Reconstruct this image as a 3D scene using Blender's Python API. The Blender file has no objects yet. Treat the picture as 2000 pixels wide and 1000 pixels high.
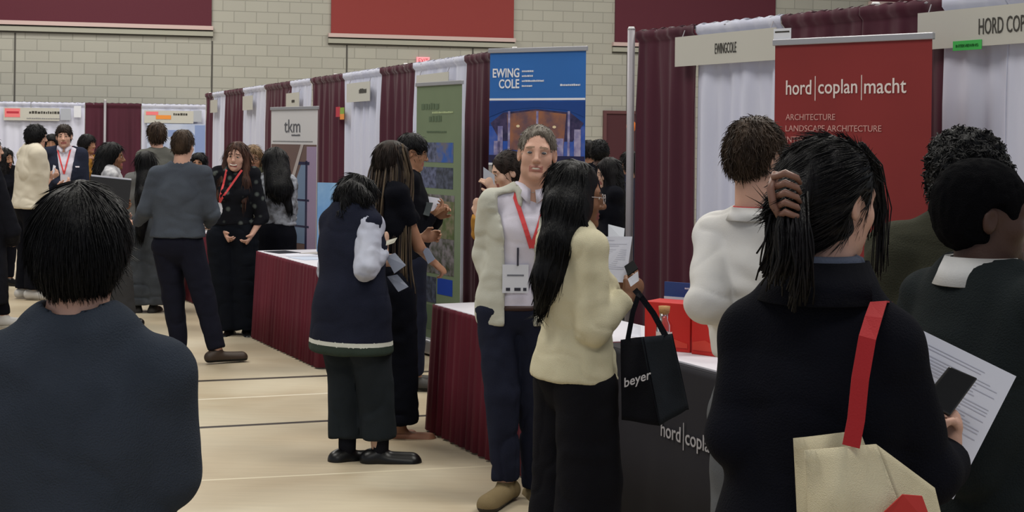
import bpy, math, random
import numpy as np
from mathutils import Vector, Matrix
from mathutils.bvhtree import BVHTree
# ---------------------------------------------------------------- camera
SC = bpy.context.scene
COL = SC.collection
FPX, HZ, CH, ROLL = 2889.0, 274.0, 1.745, 0.011
cd = bpy.data.cameras.new('camera'); cam = bpy.data.objects.new('camera', cd); COL.objects.link(cam)
cd.sensor_width = 36.0; cd.lens = 36.0 * FPX / 2000.0
cd.shift_y = -(500.0 - HZ) / 2000.0
cd.clip_start = 0.05; cd.clip_end = 200
cam.matrix_world = Matrix.Translation((0, 0, CH)) @ Matrix.Rotation(math.radians(90), 4, 'X') @ Matrix.Rotation(ROLL, 4, 'Z')
SC.camera = cam
# ---------------------------------------------------------------- world, lamps, exposure
W = bpy.data.worlds.new('hall_air'); SC.world = W; W.use_nodes = True
bg = W.node_tree.nodes['Background']; bg.inputs[0].default_value = (0.80, 0.88, 1.0, 1); bg.inputs[1].default_value = 0.42
SC.view_settings.view_transform = 'Standard'; SC.view_settings.look = 'None'
SC.view_settings.gamma = 1; SC.view_settings.exposure = 0.0; SC.view_settings.use_curve_mapping = False
def area(loc, sx, sy, power, col=(1.0, 0.97, 0.90)):
    l = bpy.data.lights.new('ceiling_light', 'AREA'); l.shape = 'RECTANGLE'; l.size = sx; l.size_y = sy
    l.energy = power; l.color = col
    o = bpy.data.objects.new('ceiling_light', l); COL.objects.link(o); o.location = loc
    return o
area((-5, 6, 8.6), 5, 2.2, 420); area((4, 6, 8.6), 5, 2.2, 420)
area((-6, 14, 8.6), 5, 2.2, 520); area((3, 14, 8.6), 5, 2.2, 480)
area((-7, 22, 8.6), 5, 2.2, 560); area((3, 22, 8.6), 5, 2.2, 560)
area((0, -2, 8.6), 6, 2.5, 300)
RNG = np.random.default_rng(7); random.seed(7)
# ---------------------------------------------------------------- pixel <-> place
def uv(x, y): return (x - 1000.0) + ROLL * (y - HZ), (y - HZ) - ROLL * (x - 1000.0)
def P(x, y, Y):
    u, v = uv(x, y); return Vector((u / FPX * Y, Y, CH - v / FPX * Y))
def ZP(y, Y, x=1000): return P(x, y, Y).z
def on_row(x, A, d, y=200):
    u = uv(x, y)[0] / FPX; t = (u * A[1] - A[0]) / (d[0] - u * d[1])
    return Vector((A[0] + t * d[0], A[1] + t * d[1], 0)), t
# ---------------------------------------------------------------- materials
def lin(c):
    return tuple(((v / 255.0) / 12.92 if v / 255.0 <= 0.04045 else ((v / 255.0 + 0.055) / 1.055) ** 2.4) for v in c)
MATS = {}
def mat(name, rgb, rough=0.8, bump=0.0, bscale=60, stretch=(1, 1, 1), var=0.0, vscale=4, rgb2=None, spec=0.35, metal=0, emit=0, sheen=0, alpha=1, crease=0, cscale=5, cst=(1, 1, 1.6)):
    if name in MATS: return MATS[name]
    m = bpy.data.materials.new(name); m.use_nodes = True; nt = m.node_tree; b = nt.nodes['Principled BSDF']
    c = lin(rgb) + (1,)
    b.inputs['Base Color'].default_value = c; b.inputs['Roughness'].default_value = rough
    b.inputs['Specular IOR Level'].default_value = spec; b.inputs['Metallic'].default_value = metal
    if sheen: b.inputs['Sheen Weight'].default_value = sheen
    if alpha < 1: b.inputs['Alpha'].default_value = alpha
    if emit: b.inputs['Emission Color'].default_value = c; b.inputs['Emission Strength'].default_value = emit
    tc = nt.nodes.new('ShaderNodeTexCoord'); mp = nt.nodes.new('ShaderNodeMapping'); mp.inputs['Scale'].default_value = stretch
    nt.links.new(tc.outputs['Object'], mp.inputs[0])
    if var or rgb2:
        n = nt.nodes.new('ShaderNodeTexNoise'); n.inputs['Scale'].default_value = vscale; n.inputs['Detail'].default_value = 4
        r = nt.nodes.new('ShaderNodeValToRGB'); nt.links.new(mp.outputs[0], n.inputs[0]); nt.links.new(n.outputs[0], r.inputs[0])
        c2 = lin(rgb2) + (1,) if rgb2 else tuple(v * (1 - var) for v in c[:3]) + (1,)
        r.color_ramp.elements[0].color = c2; r.color_ramp.elements[1].color = c
        r.color_ramp.elements[0].position = 0.38; r.color_ramp.elements[1].position = 0.62
        nt.links.new(r.outputs[0], b.inputs['Base Color'])
    if bump:
        n = nt.nodes.new('ShaderNodeTexNoise'); n.inputs['Scale'].default_value = bscale; n.inputs['Detail'].default_value = 3
        bp = nt.nodes.new('ShaderNodeBump'); bp.inputs['Strength'].default_value = bump; bp.inputs['Distance'].default_value = 0.01
        nt.links.new(mp.outputs[0], n.inputs[0]); nt.links.new(n.outputs[0], bp.inputs['Height']); nt.links.new(bp.outputs[0], b.inputs['Normal'])
    if crease:
        mp2 = nt.nodes.new('ShaderNodeMapping'); mp2.inputs['Scale'].default_value = cst; nt.links.new(tc.outputs['Object'], mp2.inputs[0])
        n = nt.nodes.new('ShaderNodeTexNoise'); n.noise_type = 'RIDGED_MULTIFRACTAL'; n.inputs['Scale'].default_value = cscale; n.inputs['Detail'].default_value = 1.5; n.inputs['Distortion'].default_value = 0.5; n.normalize = True
        b2 = nt.nodes.new('ShaderNodeBump'); b2.inputs['Strength'].default_value = crease; b2.inputs['Distance'].default_value = 0.03
        nt.links.new(mp2.outputs[0], n.inputs[0]); nt.links.new(n.outputs[0], b2.inputs['Height'])
        if bump: nt.links.new(b2.outputs[0], bp.inputs['Normal'])
        else: nt.links.new(b2.outputs[0], b.inputs['Normal'])
    MATS[name] = m; return m
def skin(name, rgb, red=0.85):
    m = mat(name, rgb, rough=0.5, bump=0.08, bscale=180, var=0.10, vscale=9, spec=0.3)
    b = m.node_tree.nodes['Principled BSDF']; b.inputs['Subsurface Weight'].default_value = 0.08; b.inputs['Subsurface Radius'].default_value = (0.02, 0.008, 0.005); b.inputs['Subsurface Scale'].default_value = 0.3
    return m
# ---------------------------------------------------------------- objects
def link(name, me, mats=(), parent=None, smooth=True):
    for m in (mats if isinstance(mats, (list, tuple)) else [mats]): me.materials.append(m)
    o = bpy.data.objects.new(name, me); COL.objects.link(o)
    if parent is not None: o.parent = parent
    if smooth and len(me.polygons): me.polygons.foreach_set('use_smooth', [True] * len(me.polygons))
    return o
def tag(o, label, cat, group=None, kind=None):
    if label: o['label'] = label
    if cat: o['category'] = cat
    if group: o['group'] = group
    if kind: o['kind'] = kind
    return o
def empty(name, loc, rz=0, label=None, cat=None, group=None):
    o = bpy.data.objects.new(name, None); COL.objects.link(o); o.location = loc; o.rotation_euler = (0, 0, rz); o.empty_display_size = 0.1
    return tag(o, label, cat, group)
class MB:
    """collects simple solids into one mesh"""
    def __init__(s): s.v = []; s.f = []; s.m = []
    def add(s, vs, fs, mi=0):
        k = len(s.v); s.v += [tuple(v) for v in vs]; s.f += [tuple(i + k for i in f) for f in fs]; s.m += [mi] * len(fs); return s
    def box(s, lo, hi, mi=0, R=None, c=(0, 0, 0)):
        vs = [Vector((x, y, z)) for x in (lo[0], hi[0]) for y in (lo[1], hi[1]) for z in (lo[2], hi[2])]
        if R is not None: vs = [R @ v + Vector(c) for v in vs]
        return s.add(vs, [(0, 1, 3, 2), (4, 6, 7, 5), (0, 4, 5, 1), (2, 3, 7, 6), (0, 2, 6, 4), (1, 5, 7, 3)], mi)
    def prism(s, pts, y0, y1, mi=0):
        """pts in the xz plane, extruded along y"""
        n = len(pts); vs = [(p[0], y0, p[1]) for p in pts] + [(p[0], y1, p[1]) for p in pts]
        return s.add(vs, [tuple(range(n - 1, -1, -1)), tuple(range(n, 2 * n))] + [(i, (i + 1) % n, n + (i + 1) % n, n + i) for i in range(n)], mi)
    def tube(s, pts, r, n=8, mi=0, cap=True):
        pts = [Vector(p) for p in pts]; rs = r if isinstance(r, (list, tuple)) else [r] * len(pts)
        vs = []; fs = []; up = None
        for i, p in enumerate(pts):
            d = (pts[min(i + 1, len(pts) - 1)] - pts[max(i - 1, 0)]).normalized()
            if up is None: up = Vector((0, 0, 1)) if abs(d.z) < .9 else Vector((1, 0, 0))
            a = d.cross(up).normalized(); b = a.cross(d).normalized(); up = b
            for k in range(n):
                t = 2 * math.pi * k / n; vs.append(p + (a * math.cos(t) + b * math.sin(t)) * rs[i])
        for i in range(len(pts) - 1):
            for k in range(n):
                fs.append((i * n + k, i * n + (k + 1) % n, (i + 1) * n + (k + 1) % n, (i + 1) * n + k))
        if cap: fs.append(tuple(range(n - 1, -1, -1))); fs.append(tuple((len(pts) - 1) * n + k for k in range(n)))
        return s.add(vs, fs, mi)
    def sphere(s, c, r, mi=0, n=12):
        vs = []; fs = []; r = r if isinstance(r, (list, tuple)) else (r, r, r)
        for i in range(n // 2 + 1):
            for k in range(n):
                a = math.pi * i / (n // 2); b = 2 * math.pi * k / n
                vs.append((c[0] + r[0] * math.sin(a) * math.cos(b), c[1] + r[1] * math.sin(a) * math.sin(b), c[2] + r[2] * math.cos(a)))
        for i in range(n // 2):
            for k in range(n): fs.append((i * n + k, (i + 1) * n + k, (i + 1) * n + (k + 1) % n, i * n + (k + 1) % n))
        return s.add(vs, fs, mi)
    def sheet(s, rows, th, mi=0):
        """grid of points (rows x cols) given a thickness th along y"""
        nr, nc = len(rows), len(rows[0])
        vs = [Vector(p) for r in rows for p in r]; N = len(vs); vs += [v + Vector((0, th, 0)) for v in vs]; fs = []
        for i in range(nr - 1):
            for j in range(nc - 1):
                a = i * nc + j; fs.append((a, a + 1, a + nc + 1, a + nc)); fs.append((N + a, N + a + nc, N + a + nc + 1, N + a + 1))
        for j in range(nc - 1):
            fs.append((j, N + j, N + j + 1, j + 1)); a = (nr - 1) * nc + j; fs.append((a, a + 1, N + a + 1, N + a))
        for i in range(nr - 1):
            a = i * nc; fs.append((a, a + nc, N + a + nc, N + a)); a += nc - 1; fs.append((a, N + a, N + a + nc, a + nc))
        return s.add(vs, fs, mi)
    def build(s, name, mats, parent=None, smooth=False, bevel=0):
        me = bpy.data.meshes.new(name); me.from_pydata(s.v, [], s.f); me.update()
        o = link(name, me, mats, parent, smooth)
        if any(s.m): me.polygons.foreach_set('material_index', s.m)
        if bevel:
            b = o.modifiers.new('bevel', 'BEVEL'); b.width = bevel; b.segments = 2
        return o
def text(s, x0, z0, w, h, y, material, parent, name='lettering', depth=0.001, bold=0.0, R=None):
    """writing standing in the local xz plane, facing -y, fitted to w x h"""
    c = bpy.data.curves.new(name, 'FONT'); c.body = s; c.extrude = depth; c.size = 1; c.offset = bold; c.resolution_u = 3
    t = bpy.data.objects.new('t', c); COL.objects.link(t); bpy.context.view_layer.update()
    me = bpy.data.meshes.new_from_object(t.evaluated_get(bpy.context.evaluated_depsgraph_get())); bpy.data.objects.remove(t)
    co = np.empty(len(me.vertices) * 3); me.vertices.foreach_get('co', co); co = co.reshape(-1, 3)
    lo, hi = co.min(0), co.max(0)
    out = np.empty_like(co); out[:, 0] = x0 + (co[:, 0] - lo[0]) / (hi[0] - lo[0]) * w
    out[:, 2] = z0 + (co[:, 1] - lo[1]) / (hi[1] - lo[1]) * h; out[:, 1] = y - (co[:, 2] - lo[2]) * 1.0
    if R is not None: out = out @ np.array(R.to_3x3()).T + np.array(R.translation)
    me.vertices.foreach_set('co', out.ravel()); me.update(); me.name = name
    while len(me.materials): me.materials.pop()
    return link(name, me, material, parent, smooth=False)
# ================================================================= solid modelling by distance fields
def _h(i, j, k, seed):
    n = (i * 374761393 + j * 668265263 + k * 2147483647 + seed * 1442695041) & 0xFFFFFFFF
    n = ((n ^ (n >> 13)) * 1274126177) & 0xFFFFFFFF
    return ((n ^ (n >> 16)) & 0xFFFF) / 65535.0
def vnoise(p, seed=0):
    q = np.floor(p).astype(np.int64); f = p - q; f = f * f * (3 - 2 * f); r = 0
    for a in (0, 1):
        for b in (0, 1):
            for c in (0, 1):
                w = (f[:, 0] if a else 1 - f[:, 0]) * (f[:, 1] if b else 1 - f[:, 1]) * (f[:, 2] if c else 1 - f[:, 2])
                r = r + w * _h(q[:, 0] + a, q[:, 1] + b, q[:, 2] + c, seed)
    return r * 2 - 1
def A3(v): return np.array([v[0], v[1], v[2]], float)
def nz(v):
    v = A3(v); return v / (np.linalg.norm(v) + 1e-12)
class F:
    def __init__(s): s.pr = []; s.T = None; s.zones = []; s.cuts = []
    def tp(s, p):
        p = A3(p)
        return p if s.T is None else s.T[1] + s.T[2] * (s.T[0] @ p)
    def td(s, d): return A3(d) if s.T is None else s.T[0] @ A3(d)
    def ts(s): return 1.0 if s.T is None else s.T[2]
    def cone(s, a, b, ra, rb, k=0.02, flat=None, fr=1.0, cap=0, op=1):
        """tapered limb; flat/fr squash it along a direction; cap 1 / 2 cuts the b / both ends flat"""
        a, b = s.tp(a), s.tp(b); ra *= s.ts(); rb *= s.ts(); fd = None if flat is None else nz(s.td(flat))
        ab = b - a; L = np.linalg.norm(ab) + 1e-9; u = ab / L
        def fn(p):
            q = p - a; t = q @ ab / (L * L); tc = np.clip(t, 0, 1); r = ra + (rb - ra) * tc
            w = q - tc[..., None] * ab
            if fd is not None:
                c = w @ fd; w = w + (c * (1 / fr - 1))[..., None] * fd
            d = np.sqrt((w * w).sum(-1)) - r
            if fd is not None: d = d * (0.5 + 0.5 * fr)
            if cap: d = np.maximum(d, (t - 1) * L)
            if cap == 2: d = np.maximum(d, -t * L)
            return d
        m = max(ra, rb); s.pr.append((op, fn, np.minimum(a, b) - m, np.maximum(a, b) + m, k)); return s
    def ell(s, c, r, k=0.02, R=None, op=1):
        c = s.tp(c); r = A3(r) * s.ts(); M = np.eye(3) if R is None else np.array(R)
        if s.T is not None: M = s.T[0] @ M
        def fn(p):
            q = (p - c) @ M; k0 = np.sqrt(((q / r) ** 2).sum(-1)); k1 = np.sqrt(((q / (r * r)) ** 2).sum(-1)) + 1e-9
            return k0 * (k0 - 1) / k1
        e = np.sqrt(((M * r) ** 2).sum(1)); s.pr.append((op, fn, c - e, c + e, k)); return s
    def box(s, c, h, k=0.01, R=None, rd=0.01, op=1):
        c = s.tp(c); h = A3(h) * s.ts(); M = np.eye(3) if R is None else np.array(R); rd *= s.ts()
        if s.T is not None: M = s.T[0] @ M
        def fn(p):
            q = np.abs((p - c) @ M) - (h - rd); return np.sqrt((np.maximum(q, 0) ** 2).sum(-1)) + np.minimum(q.max(-1), 0) - rd
        e = np.abs(M) @ h; s.pr.append((op, fn, c - e, c + e, k)); return s
    def cut(s, pt, n):
        """throws away the side n points to"""
        s.cuts.append((s.tp(pt), nz(s.td(n)))); return s
    def axis(s, i, lo, hi, vox):
        out = [lo]
        while out[-1] < hi:
            x = out[-1]; v = vox
            for (zl, zh, zv) in s.zones:
                if zl[i] - zv <= x <= zh[i]: v = min(v, zv)
            out.append(x + v)
        return np.array(out)
    def mesh(s, vox, pad=0.02):
        pos = [p for p in s.pr if p[0] == 1]
        lo = np.min([p[2] for p in pos], 0) - pad; hi = np.max([p[3] for p in pos], 0) + pad
        ax = [s.axis(i, lo[i], hi[i], vox) for i in range(3)]
        D = np.full([len(a) for a in ax], 0.2)
        for (op, fn, l, h, k) in s.pr:
            m = 2.2 * vox + k
            sl = [slice(max(0, np.searchsorted(ax[i], l[i] - m)), min(len(ax[i]), np.searchsorted(ax[i], h[i] + m))) for i in range(3)]
            if any(q.stop <= q.start for q in sl): continue
            g = np.stack(np.meshgrid(*[ax[i][sl[i]] for i in range(3)], indexing='ij'), -1)
            d = fn(g); c = D[tuple(sl)]
            if op == 1:
                hh = np.maximum(k - np.abs(c - d), 0) / k; D[tuple(sl)] = np.minimum(c, d) - hh * hh * k * 0.25
            else:
                hh = np.maximum(k - np.abs(c + d), 0) / k; D[tuple(sl)] = np.maximum(c, -d) + hh * hh * k * 0.25
        for (pt, n) in s.cuts:
            pl = (ax[0][:, None, None] - pt[0]) * n[0] + (ax[1][None, :, None] - pt[1]) * n[1] + (ax[2][None, None, :] - pt[2]) * n[2]
            D = np.maximum(D, pl)
        S = D < 0; n = S.astype(np.int8)
        c = n[:-1] + n[1:]; c = c[:, :-1] + c[:, 1:]; c = c[:, :, :-1] + c[:, :, 1:]
        idx = np.argwhere((c > 0) & (c < 8)); ids = np.full(c.shape, -1, np.int64); ids[tuple(idx.T)] = np.arange(len(idx))
        acc = np.zeros((len(idx), 3)); cnt = np.zeros(len(idx))
        C = [np.array(o) for o in np.ndindex(2, 2, 2)]
        for o in C:
            for a in range(3):
                if o[a]: continue
                e = o.copy(); e[a] = 1
                i0 = idx + o; i1 = idx + e; d0 = D[tuple(i0.T)]; d1 = D[tuple(i1.T)]
                mm = (d0 < 0) != (d1 < 0); t = np.where(mm, d0 / np.where(mm, d0 - d1, 1), 0)
                p = np.stack([ax[q][i0[:, q]] for q in range(3)], -1); p[:, a] += t * (ax[a][i1[:, a]] - ax[a][i0[:, a]])
                acc += np.where(mm[:, None], p, 0); cnt += mm
        V = acc / cnt[:, None]; Q = []
        for a in range(3):
            b, cc = (a + 1) % 3, (a + 2) % 3
            s0 = [slice(1, -1)] * 3; s1 = [slice(1, -1)] * 3; s0[a] = slice(0, -1); s1[a] = slice(1, None)
            A0 = S[tuple(s0)]; A1 = S[tuple(s1)]; e = np.argwhere(A0 != A1)
            if not len(e): continue
            inside = A0[tuple(e.T)]; off = np.ones(3, int); off[a] = 0; e = e + off
            def cell(db, dc):
                q = e.copy(); q[:, b] -= db; q[:, cc] -= dc; return ids[tuple(q.T)]
            q = np.stack([cell(1, 1), cell(0, 1), cell(0, 0), cell(1, 0)], -1); q[~inside] = q[~inside][:, ::-1]; Q.append(q)
        Q = np.concatenate(Q); Q = Q[(Q >= 0).all(1)]
        return V, Q
def normals(V, Q):
    n = np.cross(V[Q[:, 2]] - V[Q[:, 0]], V[Q[:, 3]] - V[Q[:, 1]]); N = np.zeros_like(V)
    for i in range(4): np.add.at(N, Q[:, i], n)
    return N / (np.linalg.norm(N, axis=1)[:, None] + 1e-12)
def relax(V, Q, it=2, w=0.5):
    for _ in range(it):
        acc = np.zeros_like(V); cnt = np.zeros(len(V))
        for i in range(4):
            for j in ((i + 1) % 4, (i + 3) % 4):
                np.add.at(acc, Q[:, i], V[Q[:, j]]); np.add.at(cnt, Q[:, i], 1)
        V = V + w * (acc / np.maximum(cnt, 1)[:, None] - V)
    return V
def folds(V, N, amp, sc=(7, 7, 14), seed=1):
    if not amp: return V
    a = vnoise(V * np.array(sc), seed); b = vnoise(V * np.array(sc) * 2.3 + 5, seed + 3)
    m = 0.5 + 0.5 * vnoise(V * 3.1 + 9, seed + 7)
    return V + N * (amp * 0.45 * b + amp * 0.3 - amp * 1.5 * np.exp(-np.abs(a) * 7) * m)[:, None]
def arr_obj(name, V, Q, mats, parent, mi=None, smooth=True):
    me = bpy.data.meshes.new(name); n = len(V); m = len(Q); w = Q.shape[1]
    me.vertices.add(n); me.vertices.foreach_set('co', V.astype(np.float32).ravel())
    me.loops.add(m * w); me.loops.foreach_set('vertex_index', Q.astype(np.int32).ravel())
    me.polygons.add(m); me.polygons.foreach_set('loop_start', np.arange(0, m * w, w, dtype=np.int32))
    me.polygons.foreach_set('loop_total', np.full(m, w, np.int32)); me.update(calc_edges=True); me.validate()
    o = link(name, me, mats, parent, smooth)
    if mi is not None: me.polygons.foreach_set('material_index', np.asarray(mi, np.int32))
    return o
def tufts(V, N, flow, n, length, width, lift=0.25, jit=0.25, seg=3, sag=0.0, seed=0):
    """tapered locks growing out of a hair surface along flow(P, N)"""
    rng = np.random.default_rng(seed); i = rng.integers(0, len(V), n); p = V[i] - N[i] * width * 0.5; d = flow(V[i], N[i])
    d = d - (d * N[i]).sum(1)[:, None] * N[i]; d = d / (np.linalg.norm(d, axis=1)[:, None] + 1e-9)
    d = d + N[i] * lift + rng.normal(0, jit, (n, 3)); d /= np.linalg.norm(d, axis=1)[:, None]
    side = np.cross(d, N[i]); side /= (np.linalg.norm(side, axis=1)[:, None] + 1e-9); up = np.cross(side, d)
    L = length * rng.uniform(0.6, 1.3, n); rings = []
    for k in range(seg + 1):
        t = k / seg; w = width * (1 - 0.85 * t * t); c = p + d * (L * t)[:, None] - np.array([0, 0, 1]) * (sag * t * t * L)[:, None]
        c = c - N[i] * (lift * 0.8 * t * t * L)[:, None]
        for a in (0, 2.094, 4.189): rings.append(c + side * math.cos(a) * w + up * math.sin(a) * w * 0.6)
    R = np.stack(rings, 1); VV = R.reshape(-1, 3); b = (np.arange(n) * (seg + 1) * 3)[:, None]; QQ = []
    for k in range(seg):
        for a in range(3):
            QQ.append(b + np.array([k * 3 + a, k * 3 + (a + 1) % 3, (k + 1) * 3 + (a + 1) % 3, (k + 1) * 3 + a])[None])
    return VV, np.concatenate(QQ)
def merge(*ms):
    Vs, Qs, k = [], [], 0
    for V, Q in ms: Vs.append(V); Qs.append(Q + k); k += len(V)
    return np.concatenate(Vs), np.concatenate(Qs)
# ================================================================= people
def rotz(a): c, s_ = math.cos(a), math.sin(a); return np.array([[c, -s_, 0], [s_, c, 0], [0, 0, 1]])
def rotx(a): c, s_ = math.cos(a), math.sin(a); return np.array([[1, 0, 0], [0, c, -s_], [0, s_, c]])
def roty(a): c, s_ = math.cos(a), math.sin(a); return np.array([[c, 0, s_], [0, 1, 0], [-s_, 0, c]])
def hand(f, w, d, n, side=1, curl=35, sc=1.0, thumb=0.6):
    """w wrist, d towards the fingertips, n out of the palm, side: which way the thumb lies"""
    w = A3(w); d = nz(d); n = A3(n) - d * (A3(n) @ d); n = nz(n); s_ = np.cross(d, n) * side
    f.cone(w - d * 0.01, w + d * 0.035 * sc, 0.026 * sc, 0.036 * sc, 0.012, flat=n, fr=0.55)
    f.cone(w + d * 0.035 * sc, w + d * 0.08 * sc, 0.037 * sc, 0.038 * sc, 0.01, flat=n, fr=0.42)
    for i, (o, L) in enumerate(((0.031, 0.070), (0.0105, 0.080), (-0.0105, 0.074), (-0.031, 0.058))):
        p = w + d * (0.084 - 0.004 * abs(i - 1)) * sc + s_ * o * sc; a = 0.25
        for j, (fr_, rr) in enumerate(((0.45, 0.0092), (0.30, 0.0082), (0.25, 0.0072))):
            a += math.radians(curl * (0.75 + 0.12 * i)); q = p + (d * math.cos(a) + n * math.sin(a)) * L * fr_ * sc
            f.cone(p, q, rr * sc, rr * 0.9 * sc, 0.005); p = q
    p = w + d * 0.02 * sc + s_ * 0.028 * sc; q = p + (s_ * 0.65 + d * 0.65 + n * 0.35 * thumb) * 0.038 * sc
    f.cone(p, q, 0.014 * sc, 0.0115 * sc, 0.01); q2 = q + (s_ * 0.15 + d * 0.8 + n * thumb) * 0.030 * sc
    f.cone(q, q2, 0.0112 * sc, 0.009 * sc, 0.006)
    m = 0.14 * sc; f.zones.append((w - 0.02 - np.abs(d) * 0.0 - m * 0.6, w + d * 0.1 + m * 0.7, 0.0055))
def head_prims(f, fem=False, smile=0.0, jaw=1.0):
    f.ell((0, -0.016, 0.045), (0.074, 0.095, 0.085), 0.02)
    f.ell((0, 0.022, -0.012), (0.064, 0.068, 0.088), 0.03)
    f.ell((0, 0.028, -0.068), (0.050 * jaw, 0.052, 0.042), 0.03)
    f.ell((0, 0.074, -0.096), (0.019 * jaw, 0.016, 0.016), 0.025)
    f.ell((0.040, 0.052, -0.022), (0.024, 0.026, 0.026), 0.02); f.ell((-0.040, 0.052, -0.022), (0.024, 0.026, 0.026), 0.02)
    f.cone((-0.038, 0.072, 0.026), (0.038, 0.072, 0.026), 0.014, 0.014, 0.02)
    for sx in (-1, 1): f.ell((sx * 0.031, 0.094, 0.008), (0.017, 0.017, 0.0115), 0.008, op=-1)
    for sx in (-1, 1):
        f.ell((sx * 0.031, 0.0735, 0.008), (0.0145, 0.0125, 0.0125), 0.004)
    f.cone((0, 0.082, 0.022), (0, 0.104, -0.022), 0.008, 0.012, 0.012)
    f.ell((0, 0.107, -0.026), (0.012, 0.011, 0.010), 0.008)
    for sx in (-1, 1): f.ell((sx * 0.013, 0.096, -0.030), (0.0085, 0.011, 0.008), 0.006)
    w = 0.024 + 0.010 * smile
    f.ell((0, 0.082, -0.056), (w, 0.013, 0.0065), 0.006); f.ell((0, 0.080, -0.068), (w * 0.85, 0.014, 0.0075), 0.006)
    f.cone((-w * 0.9, 0.092, -0.0615 + 0.004 * smile), (w * 0.9, 0.092, -0.0615 + 0.004 * smile), 0.0035 + 0.003 * smile, 0.0035 + 0.003 * smile, 0.003, op=-1)
    if smile:
        for sx in (-1, 1): f.cone((sx * 0.020, 0.098, -0.030), (sx * 0.040, 0.082, -0.062), 0.004, 0.004, 0.010, op=-1)
    for sx in (-1, 1):
        R = rotz(sx * 0.35) @ rotx(-0.15)
        f.ell((sx * 0.079, -0.012, 0.0), (0.009, 0.021, 0.033), 0.006, R=R)
        f.ell((sx * 0.086, -0.006, 0.002), (0.006, 0.011, 0.019), 0.004, R=R, op=-1)
def body_region(Ph):
    """material by face: 0 skin 1 lips 2 brows (head frame)"""
    x, y, z = np.abs(Ph[:, 0]), Ph[:, 1], Ph[:, 2]; r = np.zeros(len(Ph), int)
    r[(x < 0.030) & (y > 0.073) & (z < -0.049) & (z > -0.077)] = 1
    r[(x > 0.012) & (x < 0.049) & (y > 0.052) & (z > 0.026 - (x - 0.03) * 0.1) & (z < 0.035 - (x - 0.03) * 0.15)] = 2
    return r
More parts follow.
